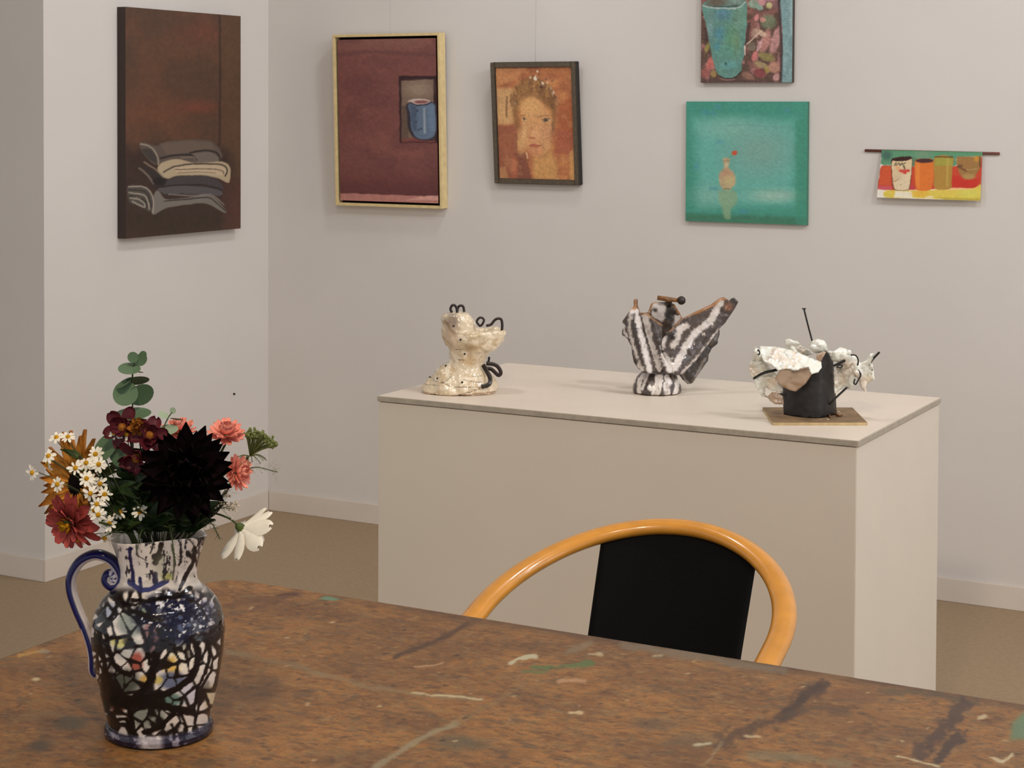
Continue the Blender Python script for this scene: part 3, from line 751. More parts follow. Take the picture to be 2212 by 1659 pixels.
# --- teal square painting with a small vase
def paint_teal(X, Y):
    p = Paint(X, Y, (60, 132, 114), 14, .01, 22)
    p.poly([(200, 300), (1420, 330), (1410, 1360), (260, 1350)], (92, 158, 146), 200, .95)
    p.oval(620, 420, 300, 120, (122, 166, 152), .9, .6); p.oval(1000, 700, 360, 260, (112, 148, 138), .9, .8); p.oval(1180, 1230, 260, 70, (150, 176, 160), .9, .75); p.oval(400, 1230, 200, 120, (120, 164, 150), .9, .6)
    p.stroke([(620, 385), (1000, 400), (1390, 430)], 16, (92, 138, 126), 14, .5); p.stroke([(400, 1150), (900, 1160), (1320, 1170)], 18, (96, 146, 128), 16, .5); p.stroke([(930, 640), (925, 800)], 12, (92, 130, 120), 12, .4)
    p.poly([(100, 1440), (1560, 1490), (1560, 1600), (90, 1540)], (56, 104, 80), 60, .8); p.poly([(1430, 350), (1580, 300), (1570, 1590), (1430, 1560)], (58, 128, 106), 60, .7)
    for q in ((490, 165, 40, 30), (340, 235, 40, 30), (430, 245, 30, 30), (520, 590, 40, 20), (440, 1145, 50, 20), (800, 1420, 60, 30), (1320, 220, 30, 30), (230, 880, 30, 40)): p.oval(q[0], q[1], q[2], q[3], (66, 128, 150), .7, .5)
    p.poly([(520, 1170), (690, 1170), (740, 1260), (660, 1400), (640, 1500), (570, 1500), (550, 1380), (500, 1250)], (128, 150, 116), 40, .75)
    p.poly([(565, 785), (640, 785), (635, 880), (690, 960), (705, 1040), (680, 1120), (640, 1160), (570, 1160), (525, 1100), (510, 1020), (535, 950), (580, 900)], (168, 146, 112), 18, .95)
    p.oval(600, 970, 70, 60, (172, 132, 104), .7, .8); p.oval(640, 1050, 60, 60, (176, 164, 116), .8, .7); p.stroke([(570, 815), (635, 815)], 14, (128, 122, 96), 10, .7); p.oval(610, 860, 22, 26, (186, 182, 150), .6, .6); p.stroke([(580, 1150), (640, 1150)], 18, (106, 112, 80), 12, .8)
    p.stroke([(635, 775), (670, 735)], 14, (76, 142, 96), 8, .9); p.oval(697, 713, 32, 28, (176, 76, 50), .25)
    p.mottle(.06, .03, 8)
    return p.c
o = link('painting', canvas_me('teal_canvas', .4305, .4065, .018, paint_teal, [(110, 100), (1570, 115), (1555, 1585), (95, 1530)], 170, 165, (56, 104, 86)), M['painted'])
o.location = (-2.3655, YWL, 1.1855)
tag(o, 'square teal painting with a small ochre vase and single red flower', 'painting')

# --- small watercolour of four beakers hung from a stick
def paint_band(X, Y):
    p = Paint(X, Y, (226, 214, 200), 7, .03, 25)
    p.poly([(430, 195), (1840, 225), (1840, 300), (1700, 300), (1480, 320), (1440, 440), (860, 440), (540, 420), (395, 410), (395, 320)], (88, 140, 106), 14)
    p.oval(470, 280, 70, 70, (62, 92, 84), .6, .8); p.oval(1000, 270, 120, 50, (116, 140, 116), .7, .7); p.stroke([(470, 212), (1100, 222), (1800, 245)], 20, (70, 132, 84), 14, .7); p.oval(870, 380, 50, 60, (92, 112, 88), .6, .8)
    p.poly([(395, 440), (540, 425), (860, 440), (1440, 440), (1840, 300), (1820, 700), (1740, 740), (1400, 745), (870, 765), (370, 760), (375, 600)], (186, 66, 42), 14)
    p.poly([(395, 440), (540, 430), (545, 710), (375, 700)], (196, 86, 48), 16, .8); p.poly([(365, 715), (560, 712), (570, 765), (365, 765)], (192, 84, 96), 14, .9); p.poly([(815, 700), (890, 700), (890, 770), (815, 770)], (176, 62, 70), 14, .8); p.poly([(1400, 560), (1800, 620), (1740, 735), (1420, 735)], (186, 44, 34), 20, .8)
    p.poly([(490, 780), (870, 775), (1400, 760), (1700, 745), (1820, 690), (1810, 900), (1750, 910), (1150, 890), (860, 880), (490, 880)], (206, 184, 78), 14); p.poly([(620, 785), (850, 790), (870, 880), (600, 880)], (232, 216, 200), 24, .9); p.poly([(1040, 850), (1160, 850), (1150, 890), (1040, 890)], (226, 212, 190), 20, .7)
    p.oval(980, 820, 110, 50, (214, 166, 58), .6, .8); p.oval(1650, 810, 150, 60, (200, 196, 92), .6, .7); p.poly([(1200, 870), (1800, 880), (1800, 915), (1300, 905)], (166, 150, 60), 20, .7); p.poly([(1180, 730), (1740, 740), (1600, 765), (1180, 770)], (226, 180, 120), 14, .8)
    # beakers
    p.poly([(540, 350), (600, 315), (750, 300), (845, 320), (845, 520), (830, 680), (800, 770), (620, 775), (575, 700), (550, 520)], (60, 26, 22), 10)
    p.poly([(548, 370), (640, 365), (760, 350), (842, 335), (840, 520), (822, 680), (795, 765), (630, 770), (585, 700), (560, 520)], (206, 184, 146), 10); p.poly([(600, 560), (820, 540), (800, 760), (640, 765)], (212, 194, 164), 40, .7)
    p.oval(700, 335, 135, 27, (52, 24, 20), .12, 1, -.08)
    for q in ([(590, 425), (612, 385)], [(612, 425), (650, 392), (664, 420)], [(676, 425), (700, 388)], [(706, 412), (750, 386)]): p.stroke(q, 15, (66, 58, 44), 9, .8)
    p.oval(640, 460, 40, 26, (216, 156, 108), .6, .8, .5); p.stroke([(722, 430), (742, 470)], 22, (66, 58, 42), 12, .8)
    for q in ((690, 500, 30, 20), (740, 505, 34, 26), (790, 498, 28, 18), (742, 532, 26, 14)): p.oval(q[0], q[1], q[2], q[3], (192, 52, 48), .5, .9)
    p.stroke([(555, 628), (600, 648), (655, 618)], 12, (140, 96, 76), 10, .7); p.oval(695, 692, 10, 8, (120, 100, 80), .4, .8); p.oval(640, 600, 60, 40, (190, 166, 132), .8, .6)
    p.poly([(890, 370), (1000, 330), (1150, 350), (1160, 560), (1140, 700), (1100, 770), (950, 775), (900, 690)], (206, 110, 44), 10); p.oval(1025, 358, 130, 30, (66, 40, 40), .15); p.poly([(900, 390), (960, 395), (960, 760), (905, 690)], (222, 132, 60), 24, .7)
    p.poly([(1170, 305), (1425, 305), (1425, 440), (1410, 640), (1400, 740), (1280, 765), (1170, 735), (1165, 560)], (164, 126, 56), 10); p.poly([(1175, 320), (1422, 320), (1422, 430), (1180, 430)], (150, 146, 62), 16, .9); p.poly([(1340, 330), (1380, 330), (1360, 720), (1330, 720)], (180, 158, 82), 20, .6); p.stroke([(1175, 305), (1425, 308)], 18, (84, 66, 34), 10, .9)
    p.poly([(1480, 320), (1600, 300), (1740, 305), (1830, 310), (1820, 430), (1770, 520), (1720, 590), (1650, 615), (1570, 590), (1510, 500)], (148, 110, 62), 14); p.oval(1650, 580, 90, 40, (168, 140, 82), .5, .8); p.stroke([(1500, 440), (1560, 470), (1620, 500)], 24, (104, 62, 40), 16, .85); p.stroke([(1620, 490), (1760, 470)], 14, (176, 150, 110), 12, .6); p.oval(1535, 430, 34, 22, (92, 58, 42), .6, .7); p.oval(1770, 330, 40, 40, (196, 140, 50), .5, .8); p.stroke([(1810, 320), (1815, 440)], 20, (84, 54, 34), 14, .8)
    p.mottle(.05, .05, 8)
    return p.c
t = thing('hanging_watercolour', (-1.698, YWL, 1.283), 'small unframed watercolour of four beakers hanging from a red-brown stick', 'watercolour')
wB, hB = .336, .153
nu, nv = 150, 74
X, Y = quad_xy([(390, 208), (1850, 240), (1800, 915), (350, 880)], nu, nv)
u, v = np.meshgrid(np.linspace(0, 1, nu), np.linspace(0, 1, nv), indexing='ij')
xs = (.012+u*(wB-.014))*(1-v)+(u*(wB-.004))*v
zs = hB-v*hB-.002*u
ys = -.014-.012*v**1.2-.002*np.sin(u*5)
me = fast_mesh('paper', np.stack([xs.ravel(), ys.ravel(), zs.ravel()], 1), grid_faces(nu, nv)[:, ::-1])
set_colors(me, paint_band(X, Y), 1.25)
o = link('paper', me, M['watercolour'], t)
md = o.modifiers.new('thick', 'SOLIDIFY'); md.thickness = .0012; md.offset = -1
link('stick', tube_me('stick', [(-.046, -.0055, hB-.002), (wB+.050, -.0055, hB-.006)], .0045, 10), M['stick'], t)

# nail left in the bare wall
bm = bmesh.new(); bmesh.ops.create_cone(bm, cap_ends=True, segments=10, radius1=.0045, radius2=.003, depth=.006)
o = link('nail', bm_mesh('nail', bm), M['wire_black'])
P = on_x(505, 851, XW); o.location = (XW+.003, P[1], P[2]); o.rotation_euler = (0, math.radians(90), 0)
tag(o, 'tiny dark nail head in the bare wall below the brown painting', 'nail')

# ================================================================== SCULPTURES ON THE PLINTH
from mathutils.bvhtree import BVHTree
RTH = np.array([RT[0], RT[1], 0]); RTH /= np.linalg.norm(RTH)      # horizontal "right" and "away" seen from the camera
AWH = np.array([_fw[0], _fw[1], 0]); AWH /= np.linalg.norm(AWH)
class Crop:
    """drawing frame: crop pixels (origin, scale) of the photo at a given depth"""
    def __init__(s, ox, oy, k, D): s.ox, s.oy, s.k, s.D = ox, oy, k, D
    def px(s, x, y): return s.ox+x/s.k, s.oy+y/s.k
    def P(s, x, y, D=None): return at(*s.px(x, y), s.D if D is None else D)
    def m(s): return s.D/F/s.k           # metres per crop pixel
    def xy(s, V):
        a, b, _ = project(V); return (a-s.ox)*s.k, (b-s.oy)*s.k
def loft(crop, rings, n=36, lobes=0, lob_amp=0, org=(0, 0, 0), cap=True, jit=0, seed=0):
    V, Fc = [], []
    rg = np.random.default_rng(seed)
    for (xc, y, a, b) in rings:
        c = crop.P(xc, y); k = crop.m()
        for i in range(n):
            w = 2*PI*i/n
            q = 1+lob_amp*math.cos(lobes*w)+jit*(rg.random()-.5)
            V.append(c+RTH*a*k*q*math.cos(w)+AWH*b*k*q*math.sin(w)-np.asarray(org))
    for j in range(len(rings)-1):
        for i in range(n):
            Fc.append((j*n+i, j*n+(i+1) % n, (j+1)*n+(i+1) % n, (j+1)*n+i))
    if cap:
        Fc.append(tuple(range(n-1, -1, -1))); Fc.append(tuple((len(rings)-1)*n+i for i in range(n)))
    return V, Fc
def bake(me, mods):
    """apply modifiers to a throw-away object and return the result"""
    o = bpy.data.objects.new('tmp', me); C.objects.link(o)
    for ty, kw in mods:
        md = o.modifiers.new(ty, ty)
        for a, b in kw.items(): setattr(md, a, b)
    dg = bpy.context.evaluated_depsgraph_get(); dg.update()
    r = bpy.data.meshes.new_from_object(o.evaluated_get(dg))
    bpy.data.objects.remove(o, do_unlink=True)
    return r
def verts(me):
    a = np.empty(len(me.vertices)*3, np.float64); me.vertices.foreach_get('co', a); return a.reshape(-1, 3)
def set_verts(me, V):
    me.vertices.foreach_set('co', np.asarray(V, np.float32).ravel()); me.update()
def noise3(V, s, seed):
    return (fbm(V[:, 0]*s+V[:, 2]*s*.7, V[:, 1]*s-V[:, 2]*s*.8, seed)+fbm(V[:, 2]*s, V[:, 0]*s-V[:, 1]*s*.5, seed+5))/2-.5
def sheet_me(name, crop, outline, Dfun, step, org, crumple=0, cs=20, seed=0, paint=None, thick=.004, gain=1.4):
    """a clay sheet: outline in crop pixels, real depth from Dfun(x, y), crumpled, with thickness"""
    pts = [np.array(p, float) for p in outline]
    bd = []
    for a, b in zip(pts, pts[1:]+pts[:1]):
        n = max(1, int(np.linalg.norm(b-a)/step))
        for i in range(n): bd.append(a+(b-a)*i/n)
    arr = np.array(bd)
    gx_ = np.arange(arr[:, 0].min(), arr[:, 0].max(), step); gy_ = np.arange(arr[:, 1].min(), arr[:, 1].max(), step)
    rg = np.random.default_rng(seed)
    X, Y = np.meshgrid(gx_, gy_); X = X.ravel()+rg.uniform(-.25, .25, X.size)*step; Y = Y.ravel()+rg.uniform(-.25, .25, Y.size)*step
    ins = np.zeros(X.size, bool)
    for (x0, y0), (x1, y1) in zip(bd, bd[1:]+bd[:1]):
        if y0 == y1: continue
        ins ^= ((y0 > Y) != (y1 > Y)) & (X < (x1-x0)*(Y-y0)/(y1-y0)+x0)
    dmin = np.min(np.hypot(X[:, None]-arr[None, :, 0], Y[:, None]-arr[None, :, 1]), 1)
    ok = ins & (dmin > step*.55)
    allp = [Vector(p) for p in bd]+[Vector((x, y)) for x, y in zip(X[ok], Y[ok])]
    nb_ = len(bd)
    vs, es, fs, *_r = delaunay_2d_cdt(allp, [(i, (i+1) % nb_) for i in range(nb_)], [], 1, 1e-4)
    px_ = np.array([[v.x, v.y] for v in vs])
    D = Dfun(px_[:, 0], px_[:, 1])
    if crumple:
        D = D+crumple*2*(fbm(px_[:, 0]/cs, px_[:, 1]/cs, seed+3, 3)-.5)
    V = np.array([crop.P(x, y, d) for (x, y), d in zip(px_, D)])-np.asarray(org)
    me = mesh(name, V, fs, True)
    if paint is not None:
        set_colors(me, paint(px_[:, 0], px_[:, 1]), gain)
    return bake(me, [('SOLIDIFY', dict(thickness=thick, offset=0))])

# ---------- white boot-like form
k3 = 6.6375
base = on_z(880+745/k3, 630+1445/k3, .8503)
cr = Crop(880, 630, k3, project(base)[2])
t = thing('ceramic_sculpture', base, 'cream boot-shaped ceramic sculpture with black dots and dark looped straps', 'sculpture')
V1, F1 = loft(cr, [(745, 1448, 505, 330), (742, 1425, 530, 345), (742, 1390, 538, 345), (752, 1330, 520, 330), (775, 1250, 472, 300), (765, 1150, 390, 265), (775, 1085, 310, 235), (850, 1000, 258, 225), (890, 900, 282, 235), (945, 800, 345, 262), (958, 700, 418, 285), (975, 620, 428, 300), (1010, 565, 400, 290), (1060, 535, 335, 250), (1110, 560, 250, 190), (1120, 640, 200, 150)], jit=.05, seed=1)
V2, F2 = loft(cr, [(720, 760, 170, 170), (735, 640, 225, 210), (735, 560, 232, 215), (735, 480, 235, 215), (712, 400, 240, 200), (690, 335, 208, 170), (690, 300, 150, 120)], jit=.06, seed=2)
me = mesh('boot_raw', V1+V2, F1+[tuple(i+len(V1) for i in f) for f in F2])
me = bake(me, [('REMESH', dict(mode='VOXEL', voxel_size=.0026)), ('SMOOTH', dict(factor=.5, iterations=6))])
V = verts(me)
nrm = np.array([v.normal[:] for v in me.vertices])
V += nrm*(.016*noise3(V, 30, 3)+.007*noise3(V, 75, 9))[:, None]
V[:, 2] = np.maximum(V[:, 2], .8503)
X, Y = cr.xy(V)
p = Paint(X, Y, (196, 180, 154), 12, .02, 4)
p.put(smooth(.5, .68, fbm(X*.008, Y*.008, 6)), (180, 158, 126), .8); p.put(smooth(.55, .7, fbm(X*.012, Y*.012, 16)), (222, 208, 186), .8)
p.oval(640, 430, 90, 110, (112, 96, 84), .7, .8); p.oval(620, 620, 120, 160, (168, 142, 116), .8, .7); p.oval(930, 800, 140, 50, (140, 110, 74), .8, .6); p.oval(900, 1000, 90, 70, (164, 132, 88), .8, .6)
for q in ([(330, 1215), (400, 1275), (560, 1330), (700, 1370), (1080, 1365)], [(640, 830), (760, 830), (870, 825)], [(640, 960), (830, 985)], [(480, 1310), (580, 1265), (620, 1215)], [(800, 1265), (1000, 1300), (1080, 1310)], [(930, 1220), (1080, 1205)], [(740, 1470), (900, 1440), (1080, 1370)], [(260, 1330), (420, 1340)]):
    p.stroke(q, 8, (74, 56, 44), 6, .75)
p.stroke([(220, 1430), (350, 1470), (540, 1500), (760, 1480), (900, 1480), (1270, 1430)], 16, (110, 76, 52), 10, .7)
set_verts(me, V-base); set_colors(me, p.c, 1.35); me.shade_smooth()
bt = BVHTree.FromPolygons([tuple(v) for v in V], [tuple(q.vertices) for q in me.polygons])
link('body', me, mat('cream_glaze', (0, 0, 0), .16, .05, 60, .2, 60, coat=.5, attr=True), t)
bm = bmesh.new(); bmesh.ops.create_icosphere(bm, subdivisions=2, radius=.0028); stud_me = bm_mesh('stud', bm, True); stud_me.materials.append(M['wire_black'])
for q in ((763, 688), (822, 893), (430, 1243), (785, 1300), (663, 492), (552, 1062), (452, 1076), (322, 1228)):
    d = Vector(ray(*cr.px(*q))).normalized()
    h = bt.ray_cast(Vector(EYE), d)
    if h[0] is not None:
        o = link('stud', stud_me, None, t); o.location = h[0]-Vector(base)
def ribbon(name, crop, pts, w, m, parent, org, thin=.3, D=None, Dlist=None, n=26):
    P = [crop.P(x, y, (Dlist[i] if Dlist else D)) for i, (x, y) in enumerate(pts)]
    return link(name, tube_me(name, [q-np.asarray(org) for q in spline(P, n)], w*crop.m()/2, 10, flat=(thin, 1.0), up=_fw), m, parent)
D = cr.D
ribbon('strap', cr, [(640, 300), (618, 250), (640, 200), (675, 195), (705, 235), (712, 300)], 38, M['strap'], t, base, .5, D-.01)
ribbon('strap', cr, [(712, 300), (725, 230), (760, 200), (800, 215), (815, 290)], 38, M['strap'], t, base, .5, D+.004)
ribbon('strap', cr, [(1045, 500), (995, 430), (1040, 372), (1095, 395), (1085, 450), (1045, 500)], 34, M['strap'], t, base, .8, D-.02)
ribbon('strap', cr, [(1130, 490), (1200, 470), (1250, 410), (1300, 385), (1345, 400), (1360, 470), (1355, 560)], 40, M['strap'], t, base, .5, D+.0)
ribbon('strap', cr, [(1085, 1050), (1130, 1130), (1170, 1200), (1190, 1270), (1160, 1335), (1060, 1365)], 66, M['strap'], t, base, .35, None, [D-.02, D-.03, D-.036, D-.042, D-.05, D-.052])
ribbon('strap', cr, [(1110, 1100), (1200, 1110), (1270, 1170), (1310, 1200), (1340, 1160), (1300, 1080), (1230, 1040), (1130, 1030)], 58, M['strap'], t, base, .35, D-.012)
ribbon('strap', cr, [(1172, 935), (1168, 980), (1150, 1050)], 34, M['strap'], t, base, .5, D-.012)

# ---------- striped open vessel
k4 = 6.145
base = on_z(1310+668/k4, 610+1465/k4, .8503)
cr = Crop(1310, 610, k4, project(base)[2]); D0 = cr.D
t = thing('ceramic_vessel', base, 'flaring brown and white striped ceramic vessel with a wide wing on one side', 'sculpture')
V1, F1 = loft(cr, [(668, 1466, 310, 285), (668, 1445, 322, 295), (668, 1400, 322, 295), (666, 1330, 300, 272), (666, 1260, 272, 245), (682, 1195, 215, 190), (690, 1150, 190, 170)], 48, 9, .035, base)
me = bake(mesh('foot_raw', V1, F1, True), [('SUBSURF', dict(levels=2, render_levels=2))])
V = verts(me)+base; V[:, 2] = np.maximum(V[:, 2], .8503)
X, Y = cr.xy(V)
BR, WH = (58, 49, 46), (204, 197, 192)
def p_foot(X, Y):
    p = Paint(X, Y, BR, 16, .015, 8)
    for q, w in (([(500, 1220), (440, 1330), (430, 1450)], 60), ([(560, 1200), (520, 1280), (480, 1420)], 34), ([(690, 1190), (700, 1270), (680, 1400), (650, 1480)], 105), ([(570, 1400), (640, 1430)], 60), ([(800, 1270), (830, 1330), (790, 1370), (810, 1470)], 80), ([(940, 1300), (930, 1400), (910, 1480)], 60), ([(400, 1230), (380, 1330)], 24)):
        p.stroke(q, w, WH, 10, .95, 10)
    p.tint((120, 110, 104), .02, .6, .5); return p.c
set_verts(me, V-base); set_colors(me, p_foot(X, Y), 1.35); me.shade_smooth()
link('foot', me, M['glaze_soft'], t)
BZ = (150, 100, 54)
def p_left(X, Y):
    p = Paint(X, Y, BR, 14, .02, 9)
    for q, w in (([(328, 370), (318, 560), (345, 760), (410, 960), (485, 1160)], 40), ([(385, 370), (420, 560), (470, 760), (520, 960), (570, 1180)], 66), ([(520, 455), (555, 620), (590, 780), (650, 950), (700, 1140)], 88), ([(765, 740), (748, 870)], 60), ([(760, 960), (800, 1080), (855, 1180)], 80), ([(232, 560), (235, 640), (275, 720)], 40), ([(430, 1090), (460, 1160)], 34)):
        p.stroke(q, w, WH, 9, .95, 8)
    p.stroke([(375, 225), (370, 330), (335, 350)], 40, BZ, 16, .9); p.stroke([(410, 330), (450, 400), (540, 412), (640, 500), (740, 565)], 26, BZ, 12, .85)
    p.oval(400, 1040, 40, 34, (24, 20, 18), .4, .95); p.tint((110, 100, 96), .02, .6, .4); return p.c
def p_wing(X, Y):
    p = Paint(X, Y, (66, 57, 55), 16, .02, 10)
    p.stroke([(1500, 250), (1440, 400), (1370, 510), (1200, 640), (1100, 780), (1030, 890), (980, 1000), (890, 1140)], 95, WH, 12, .95, 14)
    p.stroke([(1060, 570), (970, 620), (940, 740), (880, 840)], 80, WH, 12, .95, 14); p.oval(860, 700, 50, 46, (30, 24, 22), .4, .9)
    p.stroke([(1480, 630), (1280, 890), (1100, 1090), (985, 1200)], 30, WH, 10, .9, 6); p.stroke([(760, 740), (745, 860)], 60, WH, 10, .95, 8); p.stroke([(770, 960), (850, 1150)], 80, WH, 10, .95, 8)
    p.stroke([(1560, 560), (1400, 780), (1200, 1000)], 26, (34, 28, 26), 20, .7)
    p.stroke([(830, 640), (1000, 480), (1200, 390), (1400, 300), (1500, 225), (1570, 205)], 30, BZ, 14, .9); p.oval(1620, 310, 60, 60, (140, 84, 50), .6, .7); p.oval(1700, 250, 46, 50, (48, 40, 36), .4, .9); p.oval(760, 640, 50, 40, BZ, .5, .7)
    p.tint((112, 104, 104), .014, .6, .4); return p.c
def p_back(X, Y):
    p = Paint(X, Y, (62, 52, 46), 16, .02, 11)
    p.poly([(590, 310), (680, 265), (780, 300), (790, 380), (770, 500), (700, 500), (610, 450), (600, 400)], WH, 16, .95); p.oval(640, 370, 36, 26, (50, 42, 38), .4, .9); p.oval(840, 425, 64, 70, (36, 34, 32), .25, .95); p.poly([(910, 430), (990, 460), (920, 560), (890, 560)], WH, 14, .95)
    p.stroke([(560, 400), (600, 280), (700, 258)], 30, BZ, 12, .9); p.stroke([(900, 300), (950, 380), (1000, 470)], 34, BZ, 14, .9); return p.c
def p_dark(X, Y):
    p = Paint(X, Y, (46, 40, 36), 14, .02, 12)
    p.stroke([(1480, 620), (1460, 720), (1380, 820)], 34, (120, 112, 104), 20, .6, 8); p.stroke([(1300, 1010), (1230, 1150), (1160, 1300)], 40, (150, 142, 134), 16, .7, 12); p.stroke([(1010, 1190), (1040, 1300), (1090, 1340)], 40, (150, 142, 134), 16, .7, 12); return p.c
parts = (
 ('side_sheet', [(500, 1200), (420, 1130), (370, 1060), (345, 960), (345, 850), (285, 755), (210, 690), (215, 600), (225, 510), (300, 400), (335, 345), (370, 320), (372, 230), (410, 222), (412, 320), (450, 400), (540, 410), (640, 500), (740, 565), (730, 700), (718, 850), (740, 950), (800, 1050), (870, 1150), (855, 1205), (690, 1220)],
  lambda x, y: D0-.034-.018*(1-((x-560)/340)**2)+.02*smooth(1200, 300, y)+.012*np.sin((x-y*.3)/42), p_left),
 ('wing', [(900, 1235), (850, 1180), (800, 1060), (745, 950), (722, 850), (738, 760), (830, 650), (900, 580), (1000, 480), (1200, 390), (1400, 300), (1500, 222), (1560, 200), (1630, 240), (1660, 215), (1700, 205), (1750, 260), (1690, 370), (1600, 500), (1500, 605), (1350, 810), (1200, 1010), (1010, 1215)],
  lambda x, y: D0-.034+.075*smooth(800, 1700, x)+.00006*(y-900)*smooth(900, 1500, x)+.008*np.sin((x+y)/90), p_wing),
 ('back_sheet', [(430, 430), (560, 390), (600, 285), (640, 262), (760, 265), (800, 250), (900, 290), (950, 380), (1000, 470), (930, 700), (860, 1000), (800, 1180), (640, 1180), (560, 900), (470, 600)],
  lambda x, y: D0+.032-.02*smooth(500, 1150, y)+.01*np.sin(x/80), p_back),
 ('rear_fin', [(1500, 590), (1495, 700), (1470, 760), (1475, 805), (1400, 870), (1345, 960), (1342, 1040), (1280, 1120), (1200, 1240), (1150, 1325), (1080, 1350), (1010, 1290), (960, 1210), (1100, 1060), (1300, 840)],
  lambda x, y: D0+.02+.045*smooth(950, 1500, x)+.006*np.sin((x-y)/60), p_dark))
for i, (nm, ol, df, pf) in enumerate(parts):
    link(nm, sheet_me(nm, cr, ol, df, 22, base, .004, 60, i+1, pf, .0055, 1.35), M['glaze_soft'], t)
k = cr.m()
link('rod', tube_me('rod', [cr.P(675, 203, D0+.01)-base, cr.P(800, 222, D0+.008)-base, cr.P(945, 238, D0+.004)-base], [31*k, 34*k, 26*k], 14), M['bronze'], t)
link('rod_support', tube_me('rod_support', [cr.P(830, 225, D0+.01)-base, cr.P(835, 320, D0+.03)-base], 40*k, 10), M['strap'], t)
bm = bmesh.new(); bmesh.ops.create_uvsphere(bm, u_segments=20, v_segments=14, radius=58*k)
link('ball', bm_mesh('ball', bm, True), M['strap'], t).location = cr.P(995, 240, D0+.002)-base

# ---------- porcelain and iron assemblage on a plywood board
k5 = 5.53
ZB = .8503
q4 = [on_z(1590+x/k5, 640+y/k5, ZB+.006) for x, y in ((315, 1325), (440, 1510), (1570, 1510), (1390, 1328))]
base = sum(q4)/4; base = np.array([base[0], base[1], ZB])
cr = Crop(1590, 640, k5, project(base)[2])
t = thing('porcelain_assemblage', base, 'white crumpled porcelain and bent black iron sculpture standing on a small plywood board', 'sculpture')
V = [q-base for q in q4]+[q-base-np.array([0, 0, .006]) for q in q4]
me = mesh('board', V, [(0, 1, 2, 3), (7, 6, 5, 4)]+[(i, i+4, (i+1) % 4+4, (i+1) % 4) for i in range(4)])
me.materials.append(M['plywood']); me.materials.append(M['ply_edge'])
for pl in me.polygons:
    if abs(pl.normal.z) < .5: pl.material_index = 1
link('board', me, None, t)
bx_ = np.linspace(500, 1300, 17); by_ = 1457-47*((bx_-960)/(np.where(bx_ < 960, 385, 225)))**2
xs_ = np.linspace(500, 1300, 60)
ds_ = np.array([project(on_z(1590+x/k5, 640+np.interp(x, bx_, by_)/k5, ZB+.006))[2] for x in xs_])
def Dpl(x, y=None): return np.interp(x, xs_, ds_)
plate = [(560, 1050), (566, 1240)]+[(x, np.interp(x, bx_, by_)) for x in (575, 640, 700, 760, 860, 950, 1010, 1060, 1130, 1195)]+[(1180, 1100), (1165, 900), (1150, 745), (1110, 690), (1065, 650), (1030, 700), (960, 820), (800, 900), (640, 950)]
def p_iron(X, Y):
    p = Paint(X, Y, (26, 22, 21), 10, .02, 2)
    p.stroke([(830, 1045), (950, 1020), (1080, 1030)], 20, (70, 62, 58), 18, .6, 6); p.oval(1050, 805, 40, 14, (70, 54, 62), .7, .6); p.tint((48, 40, 36), .012, .55, .5); p.stroke([(1140, 740), (1160, 900), (1190, 1400)], 14, (60, 42, 36), 8, .6); return p.c
link('iron_plate', sheet_me('iron_plate', cr, plate, Dpl, 24, base, .0012, 80, 3, p_iron, .003, 1.0), mat('iron_plate', (0, 0, 0), .5, .2, 60, .2, 80, attr=True), t)
PW = (222, 213, 202)
def p_por(X, Y):
    p = Paint(X, Y, PW, 10, .02, 3)
    p.tint((192, 176, 154), .010, .56, .45, 5); p.tint((120, 98, 78), .016, .68, .45, 8); return p.c
def p_bis(X, Y):
    p = Paint(X, Y, (164, 140, 118), 10, .02, 3); p.stroke([(680, 900), (780, 880), (870, 860)], 40, (84, 62, 46), 30, .7); p.tint((140, 116, 92), .02, .55, .5); return p.c
DP = float(Dpl(880))
